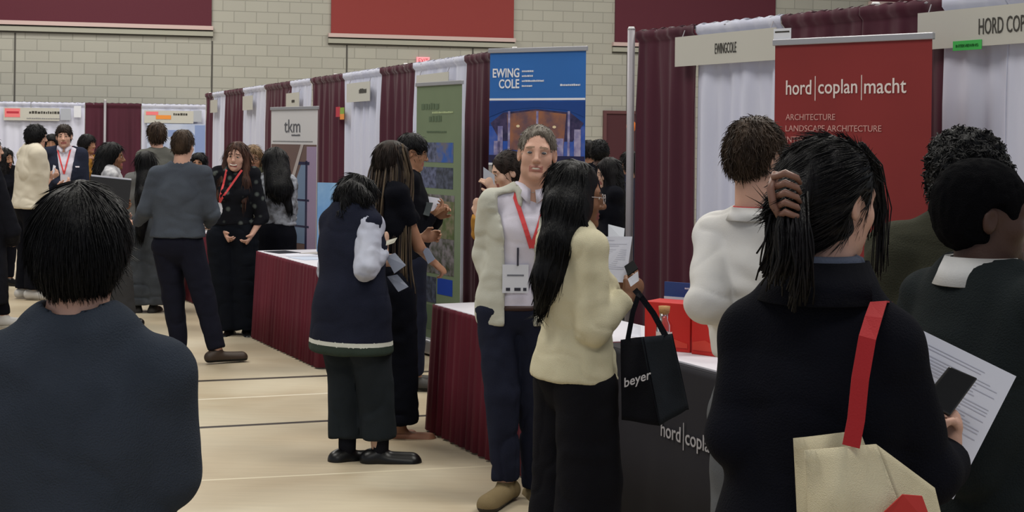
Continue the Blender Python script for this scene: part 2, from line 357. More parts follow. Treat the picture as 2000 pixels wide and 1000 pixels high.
class Person:
    def __init__(s, label, px, Y, H, yaw, head=None, hyaw=0, hpitch=0, hroll=0, hs=0.93, sw=0.175, fem=False, bulk=1.0, arms=None, feet=None,
                 skin_m=None, vox=0.012, hvox=0.0045, smile=0.0, lipc=(150, 90, 84), browc=(40, 30, 26), hip_w=None, jaw=1.0, neckr=1.0, shz=0.815, hands=('L', 'R'), legs=True, cat='person', stoop=0, nkh=0.030):
        s.Y = Y; s.H = H; s.vox = vox; s.hvox = hvox; s.fem = fem; s.legs_on = legs; s.kleg = 0.02
        base = P(px, HZ, Y); s.o = Vector((base.x, Y, 0)); a = math.radians(yaw); s.yaw = a
        s.root = empty('person', s.o, -a, label, cat); s.R = rotz(-a)
        s.skin = skin_m; b = bulk; s.b = b
        hz = H - 0.128 * hs
        if head is None: s.head = np.array([0, 0.025 + stoop, hz])
        else: s.head = s.J(*head)
        sh = s.head[:2] * np.array([1, 1]) - np.array([0, 0.025])
        s.ch = np.array([sh[0] * 0.55, sh[1] * 0.5, H * 0.72]); s.nk = np.array([sh[0] * 0.75, sh[1] * 0.7 - 0.005, H * (shz + nkh)])
        s.wa = np.array([sh[0] * 0.15, sh[1] * 0.1, H * 0.61]); s.pe = np.array([0, -0.01, H * 0.525])
        s.hR = rotz(-math.radians(hyaw)) @ rotx(-math.radians(hpitch)) @ roty(math.radians(hroll)); s.hs = hs
        sw = sw * 0.90; hw = hip_w or (0.10 if fem else 0.09); s.sw = sw; s.shz = shz
        s.sj = {}; s.arm = {}; s.hip = {}; s.leg = {}
        for k, sx in (('L', -1), ('R', 1)):
            s.sj[k] = np.array([s.nk[0] * 0.8 + sx * sw, s.nk[1] * 0.8 - 0.005, H * shz])
            d = (arms or {}).get(k)
            if d is None: e = np.array([sx * (sw + 0.045), -0.02, H * 0.63]); w = np.array([sx * (sw + 0.05), 0.05, H * 0.49]); s.arm[k] = (e, w)
            elif d == 'front': s.arm[k] = (np.array([sx * (sw + 0.04), 0.0, H * 0.635]), np.array([sx * 0.07, 0.25, H * 0.66]))
            else: s.arm[k] = tuple(s.J(*q) for q in d[:2])
            fd = (feet or {}).get(k)
            ank = s.J(*fd[0]) if fd else np.array([sx * (hw + 0.01), -0.02, 0.085])
            tdir = math.radians(fd[1]) if fd else sx * math.radians(8)
            s.hip[k] = np.array([s.pe[0] + sx * hw, -0.005, H * 0.50])
            kn = (s.hip[k] + ank) / 2 + np.array([0, 0.02, 0.02]); s.leg[k] = (kn, ank, np.array([math.sin(tdir), math.cos(tdir), 0]))
        # ---- skin body, one continuous surface
        f = F(); s.f = f; wf = 0.9 if fem else 1.0
        s.torso(f, 0.0, k=0.04)
        for k in 'LR': s.limb(f, k, 0.0)
        nb = s.nk + np.array([0, 0, 0.0]); hb = s.head + s.hR @ (np.array([0, -0.012, -0.05]) * hs)
        nr = (0.052 if fem else 0.060) * neckr
        f.cone(nb - np.array([0, 0, 0.03]), hb, nr * 1.12, nr * 0.97, 0.03)
        f.cone(s.nk, s.sj['L'], 0.042 * b, 0.026 * b, 0.03); f.cone(s.nk, s.sj['R'], 0.042 * b, 0.026 * b, 0.03)
        f.T = (s.hR, s.head, hs); head_prims(f, fem, smile, jaw); f.T = None
        f.zones.append((s.head - 0.14, s.head + 0.14, hvox)); s.handspec = {}
        for k in hands:
            d = (arms or {}).get(k); e, w = s.arm[k]; sx = -1 if k == 'L' else 1
            dr, n, cu = nz(w - e), np.array([-sx, 0.2, 0.0]), 35
            if d is not None and d != 'front' and len(d) > 2: dr = s.dirl(d[2]); n = s.dirl(d[3]); cu = d[4] if len(d) > 4 else 35
            dr = nz(dr); th = np.cross(dr, n); want = np.array([0, 0.4, 1.0]) if abs(dr[2]) < 0.75 else np.array([0, 1.0, 0])
            side = 1 if th @ want > 0 else -1
            if d is not None and d != 'front' and len(d) > 5: side = d[5]
            hand(f, w, dr, n, side, cu, 0.92 if fem else 1.0)
        if legs:
            for k in 'LR': s.leg_prims(f, k, 0.0)
            for k in 'LR':
                kn, an, t = s.leg[k]; f.cone(an - np.array([0, 0, 0.03]), an + t * 0.11 - np.array([0, 0, 0.055]), 0.036, 0.028, 0.03)
        V, Q = f.mesh(vox); V = relax(V, Q, 1, 0.35); s.V, s.Q = V, Q
        c = V[Q].mean(1); Ph = (c - s.head) @ s.hR / hs; r = body_region(Ph)
        lm = mat('lip_%d_%d_%d' % lipc, lipc, 0.5); bm = mat('brow_%d_%d_%d' % browc, browc, 0.8)
        arr_obj('body', V, Q, [skin_m, lm, bm], s.root, r)
        s.last = None
    def J(s, x, y, dY=0.0):
        """photo pixel at depth Y+dY -> the person's own frame"""
        w = P(x, y, s.Y + dY) - s.o; return s.R.T @ A3(w)
    def dirl(s, d): return s.R.T @ A3(d)
    def torso(s, f, t, k=0.04, top=True):
        b = s.b; fem = s.fem; fy = np.array([0, 1, 0])
        hipr = (0.165 if fem else 0.158) * b + t; war = (0.122 if fem else 0.136) * b + t; chr_ = (0.134 if fem else 0.154) * b + t
        f.cone(s.pe, s.wa, hipr, war, k, flat=fy, fr=0.70); f.cone(s.wa, s.ch, war, chr_, k, flat=fy, fr=0.70)
        up = s.ch * 0.35 + s.nk * 0.65
        f.cone(s.ch, up, chr_, 0.105 * b + t, k, flat=fy, fr=0.68)
        if fem:
            for sx in (-1, 1): f.ell(s.ch + np.array([sx * 0.07, 0.085 * b + t * 0.6, -0.01]), (0.058, 0.045, 0.055), 0.03)
        ts = min(t, 0.030); f.cone(s.sj['L'], s.sj['R'], 0.040 * b + ts, 0.040 * b + ts, 0.03)
    def limb(s, f, k, t, upto=1.0, cap=0, fr0=None, r1=None):
        e, w = s.arm[k]; b = s.b * (0.88 if s.fem else 1.0)
        a = s.sj[k]; ru, re, rw = 0.046 * b + t, 0.038 * b + t, (0.026 * b + t if r1 is None else r1)
        if upto <= 0.5:
            q = a + (e - a) * upto * 2; f.cone(a, q, ru, ru + (re - ru) * upto * 2 + (0 if r1 is None else r1), 0.018, cap=1); return
        f.cone(a, e, ru, re, 0.016)
        q = e + (w - e) * (upto - 0.5) * 2; f.cone(e, q, re, re + (rw - re) * (upto - 0.5) * 2, 0.014, cap=cap)
    def leg_prims(s, f, k, t, wide=None, upto=1.0, thick=1.0):
        kn, an, _ = s.leg[k]; h = s.hip[k]; b = s.b
        rh, rk, ra = 0.088 * b * thick + t, 0.056 * b * thick + t, 0.040 * b + t
        if wide: rk, ra = wide
        f.cone(h, kn, rh, rk, s.kleg)
        q = kn + (an - kn) * upto; f.cone(kn, q, rk, rk + (ra - rk) * upto, s.kleg, cap=1)
    # ---- clothes
    def top(s, name, m, hem, t=0.018, sleeve=1.0, loose=0.0, neck=0.012, fold=0.007, open_=None, mats=None, region=None, r1=None, flare=0.0, seed=1, vneck=0, extra=None, scap=1, hemtilt=0, arms_on='LR', vox=None, neckz=0.0, fsc=(7, 7, 14)):
        f = F(); s.torso(f, t + loose)
        b = s.b
        for q_ in 'LR': f.cone(s.nk - np.array([0, 0, 0.012]), s.sj[q_], 0.042 * b + t, 0.030 * b + t, 0.03)
        if hem < s.H * 0.56 or flare:
            hw = (0.158 * b + t + loose); f.cone(s.pe, np.array([s.pe[0], s.pe[1], hem - 0.03]), hw, hw + flare, 0.03, flat=(0, 1, 0), fr=0.72)
        for k in arms_on:
            if sleeve > 0: s.limb(f, k, t + loose * 0.4, sleeve, cap=scap, r1=r1)
        if extra: extra(f)
        # neck opening
        f.cone(s.nk + np.array([0, 0, -0.005 + neckz]), s.nk + np.array([0, 0.01, 0.14]), (0.056 if s.fem else 0.063) + neck, 0.075 + neck, 0.008, op=-1)
        if vneck:
            q = s.nk + np.array([0, 0.10, 0.0]); f.cone(q + np.array([0, 0.05, -vneck]), q + np.array([0, 0.0, 0.04]), 0.006, 0.07, 0.006, op=-1)
        if open_:
            for (c, h, R) in open_: f.box(c, h, 0.006, R=R, rd=0.004, op=-1)
        f.cut((0, 0, hem), (hemtilt, 0, -1))
        V, Q = f.mesh(vox or s.vox); V = relax(V, Q, 2, 0.5); N = normals(V, Q); V = folds(V, N, fold, fsc, seed)
        mi = None
        if region: mi = region(V[Q].mean(1))
        s.last = (V, Q)
        return arr_obj(name, V, Q, mats or [m], s.root, mi)
    def pants(s, name, m, t=0.014, wide=None, upto=0.96, fold=0.006, top=None, seed=5, vox=None, thick=1.0, fsc=(7, 7, 9), fr=0.72):
        f = F(); b = s.b; hw = (0.162 if s.fem else 0.158) * b + t
        f.cone(s.pe + np.array([0, 0, 0.0]), s.wa, hw, 0.145 * b + t, 0.04, flat=(0, 1, 0), fr=fr)
        f.cone(s.hip['L'], s.hip['R'], 0.09 * b + t, 0.09 * b + t, 0.03)
        for k in 'LR': s.leg_prims(f, k, t, wide, upto, thick)
        f.cut((0, 0, top or s.H * 0.60), (0, 0, 1))
        V, Q = f.mesh(vox or s.vox); V = relax(V, Q, 2, 0.5); N = normals(V, Q); V = folds(V, N, fold, fsc, seed)
        return arr_obj(name, V, Q, [m], s.root)
    def skirt(s, name, m, z0, r0, r1, ztop=None, fr=0.8, seed=4):
        f = F(); zt = ztop or s.H * 0.60
        f.cone(np.array([s.pe[0], s.pe[1], zt]), s.pe, 0.14, 0.165 * s.b + 0.012, 0.04, flat=(0, 1, 0), fr=0.72)
        f.cone(s.pe, (s.pe[0], s.pe[1], z0), r0, r1, 0.04, flat=(0, 1, 0), fr=fr, cap=1)
        V, Q = f.mesh(s.vox); V = relax(V, Q, 2); N = normals(V, Q); V = folds(V, N, 0.007, (12, 12, 2), seed)
        return arr_obj(name, V, Q, [m], s.root)
    def shoes(s, m, sole=None, L=0.27, w=0.047, high=0.04, vox=0.006, only='LR'):
        for k in only:
            kn, an, t = s.leg[k]; f = F(); g = np.array([an[0], an[1], 0]); up = np.array([0, 0, 1.0]); zb = an[2] - 0.085
            g[2] = zb
            he = g - t * 0.055 + up * (w * 0.9); to = g + t * (L - 0.055 - w) + up * w * 0.55
            f.cone(he, to, w * 0.82, w, 0.02, flat=up, fr=1.0); f.cone(he, an + up * 0.0, w * 0.85, 0.043, 0.03)
            f.cone(g + t * 0.03 + up * 0.05, to, w * 0.85, w * 0.85, 0.02, flat=up, fr=0.7)
            f.cut(g + up * 0.002, -up); f.cut(an + up * high, up)
            V, Q = f.mesh(vox); V = relax(V, Q, 1, 0.4); c = V[Q].mean(1)
            arr_obj('shoe', V, Q, [m, sole or m], s.root, (c[:, 2] < zb + 0.022).astype(int))
    # ---- head things
    def hf(s, p): return s.head + s.hs * (s.hR @ A3(p))
    def hair(s, m, style, n=900, length=0.035, width=0.0028, lift=0.3, jit=0.3, seed=1, vox=0.006, noise=0.004, sc=30, params=None, name='hair'):
        p = dict(params or {}); f = F(); f.T = (s.hR, s.head, s.hs); th = p.get('th', 0.012)
        cr = (0.077 + th, 0.097 + th, 0.086 + th)
        f.ell((0, -0.018, 0.045), cr, 0.02)
        if style == 'short':
            f.ell((0, -0.040, 0.0), (0.074 + th * 0.6, 0.072 + th * 0.8, 0.075 + th * 0.5), 0.03)
            f.ell((0, 0.10, p.get('fz', -0.01)), (0.080, 0.062, p.get('fh', 0.085)), 0.012, op=-1)
            for sx in (-1, 1): f.ell((sx * 0.095, 0.012, -0.018), (0.037, 0.046, 0.056), 0.008, op=-1)
            f.cut((0, 0, p.get('nape', -0.065)), (0, 0.35, -1))
        if style == 'bowl':
            f.ell((0, -0.035, -0.005), (p.get('low', 0.082) + th, 0.080 + th, 0.100), 0.04)
            f.ell((0, 0.105, -0.03), (0.078, 0.060, 0.085), 0.012, op=-1)
            f.cut((0, 0, p.get('nape', -0.09)), (0, 0.2, -1))
        if style in ('long', 'tied'):
            f.ell((0, -0.035, -0.01), (0.078 + th * 0.7, 0.075 + th, 0.085), 0.03)
            f.ell((0, 0.098, -0.025), (0.068, 0.056, p.get('fh', 0.105)), 0.012, op=-1)
            if style == 'tied':
                for sx in (-1, 1): f.ell((sx * 0.095, 0.02, -0.03), (0.035, 0.05, 0.06), 0.008, op=-1)
                if not p.get('nocut'): f.cut((0, 0, -0.085), (0, 0.5, -1))
        f.T = None
        if p.get('extra'): p['extra'](f)
        V, Q = f.mesh(vox); V = relax(V, Q, 1, 0.5); N = normals(V, Q)
        if p.get('curl'): V = V + N * (p['curl'] * vnoise(V * 45, seed) + p['curl'] * 0.6 * vnoise(V * 110, seed + 1))[:, None]
        if noise: V = V + N * (noise * vnoise(V * np.array((sc, sc, sc * 0.3 if style != 'curly' else sc)), seed))[:, None]
        hd = s.head; hR = s.hR
        kind = p.get('flow', 'down')
        def flow(Pt, Nn):
            q = (Pt - hd) @ hR
            if kind == 'down':
                d = np.stack([q[:, 0] * 2.0, (q[:, 1]) * 1.2 - 0.05, -np.ones(len(q)) * 0.25 - np.maximum(0, -q[:, 2]) * 8], -1)
            elif kind == 'crown':
                d = np.stack([q[:, 0] * 3.5, (q[:, 1] + 0.05) * 3.0, -np.ones(len(q)) * 0.22], -1)
            elif kind == 'back':
                d = np.stack([-q[:, 0] * 1.0, -np.ones(len(q)) * 0.3, -0.10 - 0.8 * np.maximum(0, 0.04 - q[:, 2])], -1)
            else: d = np.stack([q[:, 0], q[:, 1], q[:, 2]], -1) * 3 + RNG.normal(0, 0.3, q.shape)
            return d @ hR.T
        ms = [(V, Q)]
        q_ = (V - hd) @ hR / s.hs; ok = q_[:, 1] < p.get('ymax', 0.2)
        if n: ms.append(tufts(V[ok], N[ok], flow, n, length, width, lift, jit, 3, p.get('sag', 0.2), seed))
        V, Q = merge(*ms)
        return arr_obj(name, V, Q, [m], s.root)
    def strands(s, m, paths, name='hair_length', n=200, r=0.003, spread=0.02, seed=0, taper=0.4, wav=0.0, mats=None):
        """locks that follow given guide lines (own frame); paths: list of point lists"""
        rng = np.random.default_rng(seed); mb = MB()
        for i in range(n):
            g = paths[i % len(paths)]; o = rng.normal(0, spread, 3); o2 = o * rng.uniform(0.7, 1.5); cut = rng.uniform(0.85, 1.0); ph = rng.uniform(0, 6)
            g = np.array([A3(q) for q in g]); tt = np.linspace(0, cut, 10); pts = []
            for t in tt:
                u = t * (len(g) - 1); j = min(int(u), len(g) - 2); q = g[j] + (g[j + 1] - g[j]) * (u - j)
                pts.append(q + o * (1 - t) * 0.6 + o2 * t + np.array([math.sin(t * 9 + ph), math.cos(t * 7 + ph), 0]) * wav * t)
            mb.tube(pts, [r * (1 - taper * t) for t in tt], 5, mi=(i % len(mats) if mats else 0))
        return mb.build(name, mats or [m], s.root, smooth=True)
    def eyes(s, iris=(60, 50, 45), lid=True):
        w = mat('eye_white', (205, 198, 192), 0.3); ir = mat('iris_%d' % iris[0], iris, 0.3)
        for sx in (-1, 1):
            mb = MB(); n = 14
            for i in range(n // 2 + 1):
                for k in range(n):
                    a = math.pi * i / (n // 2); b_ = 2 * math.pi * k / n
                    mb.v.append(tuple(s.hf((sx * 0.031 + 0.0128 * math.sin(a) * math.cos(b_), 0.0775 + 0.0128 * math.cos(a), 0.0075 + 0.0075 * math.sin(a) * math.sin(b_)))))
            for i in range(n // 2):
                for k in range(n): mb.f.append((i * n + k, i * n + (k + 1) % n, (i + 1) * n + (k + 1) % n, (i + 1) * n + k)); mb.m.append(1 if i < 2 else 0)
            mb.build('eye', [w, ir], s.root, smooth=True)
    def teeth(s, w=0.022, y0=0.0885, h=0.007):
        mb = MB(); vs = []
        for z in (-0.062 - h / 2, -0.062 + h / 2):
            for k in range(9):
                a = -1 + k / 4.0; vs.append(tuple(s.hf((a * w, y0 - (0.006 + (y0 - 0.0885)) * a * a, z * 1.0 + (0.003 + (y0 - 0.0885) * 0.4) * a * a))))
        mb.add(vs, [(k, k + 1, k + 10, k + 9) for k in range(8)]); o = mb.build('teeth', [mat('teeth', (214, 204, 192), 0.3)], s.root, smooth=True)
        so = o.modifiers.new('th', 'SOLIDIFY'); so.thickness = 0.004; return o
    def glasses(s, m, r=0.023):
        mb = MB()
        for sx in (-1, 1):
            mb.tube([s.hf((sx * 0.032 + r * 1.1 * math.cos(a), 0.104, 0.004 + r * 0.8 * math.sin(a))) for a in np.linspace(0, 2 * math.pi, 21)], 0.0016 * s.hs, 6)
            mb.tube([s.hf((sx * 0.058, 0.104, 0.010)), s.hf((sx * 0.078, 0.06, 0.012)), s.hf((sx * 0.084, -0.012, 0.012))], 0.0016, 6)
        mb.tube([s.hf((-0.008, 0.106, 0.010)), s.hf((0.008, 0.106, 0.010))], 0.0016, 6)
        return mb.build('glasses', [m], s.root, smooth=True)
    def surf(s, x, z, front=True, off=0.004):
        V, Q = s.last
        if getattr(s, '_bvh_id', None) is not s.last: s._bvh = BVHTree.FromPolygons([tuple(v) for v in V], [tuple(int(i) for i in q) for q in Q]); s._bvh_id = s.last
        h = s._bvh.ray_cast(Vector((x, 1.0 if front else -1.0, z)), Vector((0, -1 if front else 1, 0)))
        y = h[0].y if h[0] is not None else 0.1
        return np.array([x, y + (off if front else -off), z])
    def ribbon(s, name, m, pts, w, th=0.002, parent=None, wdir=None):
        mb = MB(); pts = [A3(p) for p in pts]; vs = []
        for i, p in enumerate(pts):
            d = nz(pts[min(i + 1, len(pts) - 1)] - pts[max(i - 1, 0)]); n = np.array([0, 1.0, 0]) if wdir is None else A3(wdir)
            a = nz(np.cross(d, n)); nn = nz(np.cross(a, d)); ww = w if not isinstance(w, (list, tuple)) else w[0] + (w[1] - w[0]) * i / (len(pts) - 1)
            for sa, sn in ((-1, -1), (1, -1), (1, 1), (-1, 1)): vs.append(p + a * sa * ww / 2 + nn * sn * th / 2)
        k = len(pts); fs = [(i * 4 + j, i * 4 + (j + 1) % 4, i * 4 + 4 + (j + 1) % 4, i * 4 + 4 + j) for i in range(k - 1) for j in range(4)]
        fs += [(3, 2, 1, 0), (k * 4 - 4, k * 4 - 3, k * 4 - 2, k * 4 - 1)]
        mb.add(vs, fs); return mb.build(name, [m], parent or s.root)
    def lanyard(s, m, zb, xb=0.0, w=0.016, xs=0.075, badge=True, bh=0.11, bw=0.085, marks=False):
        nk = s.nk; nz_ = nk[2]; pt = []
        for sx in (-1, 1):
            L = [np.array([nk[0] + sx * 0.055, nk[1] - 0.05, nz_ + 0.03]), np.array([nk[0] + sx * 0.075, nk[1] + 0.0, nz_ + 0.03])]
            for t in np.linspace(0.06, 1, 8):
                z = nz_ + (zb - nz_) * t; L.append(s.surf(nk[0] * (1 - t) + xb * t + sx * xs * (1 - t), z))
            o = s.ribbon('lanyard', m, L, w)
        if badge:
            q = s.surf(xb, zb - 0.06, off=0.009); mb = MB(); mb.box((q[0] - bw / 2, q[1] - 0.002, q[2] - bh / 2), (q[0] + bw / 2, q[1] + 0.002, q[2] + bh / 2))
            b_ = mb.build('badge', [mat('badge_white', (206, 208, 218), 0.4)], s.root)
            if marks:
                k = MB(); k.box((q[0] - bw / 2 + 0.004, q[1] + 0.002, q[2] - bh / 2 + 0.004), (q[0] + bw / 2 - 0.004, q[1] + 0.0032, q[2] - bh / 2 + 0.022)); k.build('badge_stripe', [mat('badge_dark', (45, 45, 58), 0.5)], b_)
                k = MB(); k.box((q[0] - 0.025, q[1] + 0.002, q[2] + 0.005), (q[0] + 0.025, q[1] + 0.0032, q[2] + 0.012)); k.build('badge_name', [mat('badge_grey', (110, 112, 122), 0.5)], b_)
    def collar(s, m, r=0.066, h=0.035, wing=0.05, back=True, gap=0.7, tilt=0.012, name='collar', zoff=0.0):
        """turned-down shirt collar: a band round the neck and falling points at the front"""
        mb = MB(); n = 28; c = s.nk + np.array([0, 0.0, 0.012 + zoff]); rows = [[], [], []]
        for i in range(n + 1):
            a = math.radians(90 + 180 * gap * 0 + 8) + (2 * math.pi - math.radians(16)) * i / n
            fr = abs(math.cos(math.radians(90) - a)) ** 2 if False else max(0.0, math.sin(a)) ** 6
            x, y = math.cos(a), math.sin(a)
            rows[0].append((c[0] + x * (r - 0.002), c[1] + y * (r - 0.002), c[2] - 0.01 - 0.01 * fr))
            rows[1].append((c[0] + x * r, c[1] + y * (r + 0.002), c[2] + h * 0.75 - 0.028 * fr))
            rows[2].append((c[0] + x * (r + tilt + 0.012 * fr), c[1] + y * (r + tilt + 0.01 + 0.01 * fr), c[2] - 0.012 - wing * fr))
        vs = [q for rr in rows for q in rr]; k = n + 1
        mb.add(vs, [(i, i + 1, i + k + 1, i + k) for i in range(n)] + [(i + k, i + k + 1, i + 2 * k + 1, i + 2 * k) for i in range(n)])
        o = mb.build(name, [m], s.root, smooth=True); so = o.modifiers.new('th', 'SOLIDIFY'); so.thickness = 0.004; so.offset = 0; return o
# ================================================================= the hall
def wnodes(m): return m.node_tree.nodes, m.node_tree.links
def brick_mat():
    m = bpy.data.materials.new('painted_block'); m.use_nodes = True; N, L = wnodes(m); b = N['Principled BSDF']; b.inputs['Roughness'].default_value = 0.75
    tc = N.new('ShaderNodeTexCoord'); sx = N.new('ShaderNodeSeparateXYZ'); cx = N.new('ShaderNodeCombineXYZ')
    L.new(tc.outputs['Object'], sx.inputs[0]); L.new(sx.outputs['X'], cx.inputs['X']); L.new(sx.outputs['Z'], cx.inputs['Y'])
    br = N.new('ShaderNodeTexBrick'); L.new(cx.outputs[0], br.inputs[0])
    br.inputs['Scale'].default_value = 1; br.inputs['Brick Width'].default_value = 0.406; br.inputs['Row Height'].default_value = 0.203
    br.inputs['Mortar Size'].default_value = 0.009; br.inputs['Mortar Smooth'].default_value = 0.4; br.offset = 0.5
    br.inputs['Color1'].default_value = lin((172, 170, 160)) + (1,); br.inputs['Color2'].default_value = lin((166, 164, 155)) + (1,); br.inputs['Mortar'].default_value = lin((148, 147, 138)) + (1,)
    nz_ = N.new('ShaderNodeTexNoise'); nz_.inputs['Scale'].default_value = 0.6; L.new(cx.outputs[0], nz_.inputs[0])
    mx = N.new('ShaderNodeMixRGB'); mx.blend_type = 'MULTIPLY'; mx.inputs[0].default_value = 0.12; L.new(br.outputs[0], mx.inputs[1]); L.new(nz_.outputs[0], mx.inputs[2]); L.new(mx.outputs[0], b.inputs['Base Color'])
    bp = N.new('ShaderNodeBump'); bp.invert = True; bp.inputs['Strength'].default_value = 0.5; bp.inputs['Distance'].default_value = 0.01; L.new(br.outputs['Fac'], bp.inputs['Height']); L.new(bp.outputs[0], b.inputs['Normal'])
    return m
def FL(x, y):
    u, v = uv(x, y); Y = CH * FPX / v; return Vector((u / FPX * Y, Y, 0))
def floor_mat():
    m = bpy.data.materials.new('gym_floor'); m.use_nodes = True; N, L = wnodes(m); b = N['Principled BSDF']; b.inputs['Roughness'].default_value = 0.42; b.inputs['Specular IOR Level'].default_value = 0.35
    tc = N.new('ShaderNodeTexCoord'); sp = N.new('ShaderNodeSeparateXYZ'); L.new(tc.outputs['Object'], sp.inputs[0])
    n1 = N.new('ShaderNodeTexNoise'); n1.inputs['Scale'].default_value = 0.9; n1.inputs['Detail'].default_value = 3; n1.inputs['Distortion'].default_value = 0.6; L.new(tc.outputs['Object'], n1.inputs[0])
    r = N.new('ShaderNodeValToRGB'); L.new(n1.outputs[0], r.inputs[0]); r.color_ramp.elements[0].position = 0.35; r.color_ramp.elements[1].position = 0.65
    r.color_ramp.elements[0].color = lin((182, 166, 140)) + (1,); r.color_ramp.elements[1].color = lin((200, 189, 166)) + (1,)
    mp = N.new('ShaderNodeMapping'); mp.inputs['Scale'].default_value = (3, 26, 1); mp.inputs['Rotation'].default_value = (0, 0, 0.09); L.new(tc.outputs['Object'], mp.inputs[0])
    n2 = N.new('ShaderNodeTexNoise'); n2.inputs['Scale'].default_value = 1; n2.inputs['Detail'].default_value = 5; L.new(mp.outputs[0], n2.inputs[0])
    mx = N.new('ShaderNodeMixRGB'); mx.blend_type = 'MULTIPLY'; mx.inputs[0].default_value = 0.22; L.new(r.outputs[0], mx.inputs[1]); L.new(n2.outputs[0], mx.inputs[2])
    cur = mx.outputs[0]
    def line(a, c, w, colr):
        nonlocal cur
        a, c = FL(*a), FL(*c); d = (c - a).normalized(); n = Vector((-d.y, d.x)); k = n.x * a.x + n.y * a.y
        def mth(op, p, q=None):
            o = N.new('ShaderNodeMath'); o.operation = op
            for i, v in enumerate((p, q)):
                if v is None: continue
                if isinstance(v, (int, float)): o.inputs[i].default_value = v
                else: L.new(v, o.inputs[i])
            return o.outputs[0]
        s1 = mth('ADD', mth('MULTIPLY', sp.outputs['X'], n.x), mth('MULTIPLY', sp.outputs['Y'], n.y))
        dd = mth('ABSOLUTE', mth('SUBTRACT', s1, k)); fac = mth('LESS_THAN', dd, w / 2)
        q = N.new('ShaderNodeMixRGB'); L.new(fac, q.inputs[0]); L.new(cur, q.inputs[1]); q.inputs[2].default_value = lin(colr) + (1,); cur = q.outputs[0]
    line((370, 745), (850, 725), 0.075, (62, 56, 50)); line((375, 836), (845, 811), 0.058, (48, 42, 40))
    line((375, 781), (640, 768), 0.03, (214, 206, 188)); line((375, 939), (1000, 908), 0.022, (206, 196, 172))
    L.new(cur, b.inputs['Base Color']); return m
mb = MB(); mb.box((-22, -3, -0.1), (14, 36, 0)); fl = mb.build('floor', [floor_mat()]); fl['kind'] = 'structure'
# back wall, its own frame: x along the wall, z up
W0 = Vector((-9.07, 26.2, 0)); wd = Vector((11.07, 2.8, 0)).normalized(); wall_rz = math.atan2(wd.y, wd.x)
mb = MB(); mb.box((-13, 0, 0), (26, 0.3, 9.2)); wb = mb.build('wall_back', [brick_mat()]); wb.location = W0; wb.rotation_euler.z = wall_rz; wb['kind'] = 'structure'
mb = MB(); mb.box((-22, -3, 9.2), (18, 37, 9.4)); ce = mb.build('ceiling', [mat('ceiling_paint', (150, 150, 146), 0.9)]); ce['kind'] = 'structure'
def wp(x, y):
    """photo pixel -> (along, up) on the back wall"""
    q, t = on_row(x, (W0.x, W0.y), (wd.x, wd.y)); r = P(x, y, q.y); u = r.x / r.y
    t = (u * W0.y - W0.x) / (wd.x - u * wd.y); Y = W0.y + t * wd.y; return t, P(x, y, Y).z
maroon_pad = mat('maroon_pad', (88, 38, 50), 0.85, bump=0.1, bscale=30); red_pad = mat('red_pad', (138, 58, 56), 0.85, bump=0.1, bscale=30)
trim_m = mat('pale_trim', (196, 172, 168), 0.6); ledge_m = mat('ledge_paint', (160, 159, 147), 0.7); groove_and_shade = mat('dark_gap_and_shade', (84, 82, 78), 0.9)
def wall_panel(x0, x1, yb, m, label):
    s0, z0 = wp(x0, yb); s1, z1 = wp(x1, yb); z = 0.5 * (z0 + z1) if False else wp((x0 + x1) / 2, yb)[1]
    r = empty('wall_panel', W0 + wd * s0, wall_rz, label, 'wall panel', 'large wall panels'); w = s1 - s0
    b_ = MB(); b_.box((0, -0.05, z), (w, 0.0, 8.6)); b_.build('panel_pad', [m], r)
    b_ = MB(); b_.box((-0.05, -0.10, z - 0.075), (w + 0.03, 0, z - 0.003)); b_.build('panel_frame', [trim_m], r)
    b_ = MB(); b_.box((-0.05, -0.07, z - 0.185), (w + 0.03, 0, z - 0.10)); b_.build('ledge', [ledge_m], r)
    b_ = MB(); b_.box((-0.05, -0.03, z - 0.21), (w + 0.03, 0, z - 0.187)); b_.box((-0.05, -0.03, z - 0.098), (w + 0.03, 0, z - 0.077)); b_.build('painted_shade_strip', [groove_and_shade], r)  # dark strips painting in the shade below the frame and the ledge
wall_panel(-160, 413, 43, maroon_pad, 'dark maroon wall panel high above the white booths at left')
wall_panel(646, 1002, 70, red_pad, 'brick red wall panel, the only lighter one of the row')
wall_panel(1200, 1512, 87, maroon_pad, 'dark maroon wall panel above the doorway behind the first metal post')
wall_panel(1700, 2300, 14, maroon_pad, 'dark maroon wall panel at the top right above the booth curtains')
for i, (x, ya) in enumerate(((28, 64), (413, 80), (676, 88), (922, 90), (1224, 98))):
    s0, z0 = wp(x, ya); b_ = MB(); b_.box((0, -0.006, 0), (0.03, 0.0, z0)); o = b_.build('trim_%d' % (i + 1), [groove_and_shade]); o.location = W0 + wd * s0; o.rotation_euler.z = wall_rz; o['kind'] = 'structure'
# doorway with maroon doors
s0, z0 = wp(1183, 222); s1, _ = wp(1262, 222)
b_ = MB(); b_.box((0, -0.04, 0), (s1 - s0, 0.0, z0)); d_ = b_.build('door_1', [mat('maroon_door', (74, 36, 42), 0.6)]); d_.location = W0 + wd * s0; d_.rotation_euler.z = wall_rz; d_['kind'] = 'structure'
b_ = MB(); b_.box((-0.06, -0.07, 0), (0, 0, z0 + 0.06)); b_.box((0, -0.07, z0), (s1 - s0 + .06, 0, z0 + 0.06)); b_.box((s1 - s0, -0.07, 0), (s1 - s0 + .06, 0, z0)); b_.build('door_frame', [mat('door_frame', (96, 60, 62), 0.5)], d_)
b_ = MB(); b_.box(((s1 - s0) / 2 - 0.006, -0.046, 0), ((s1 - s0) / 2 + 0.006, -0.04, z0)); b_.build('door_gap', [groove_and_shade], d_)
s0, z0 = wp(813, 127); s1, z1 = wp(838, 112)
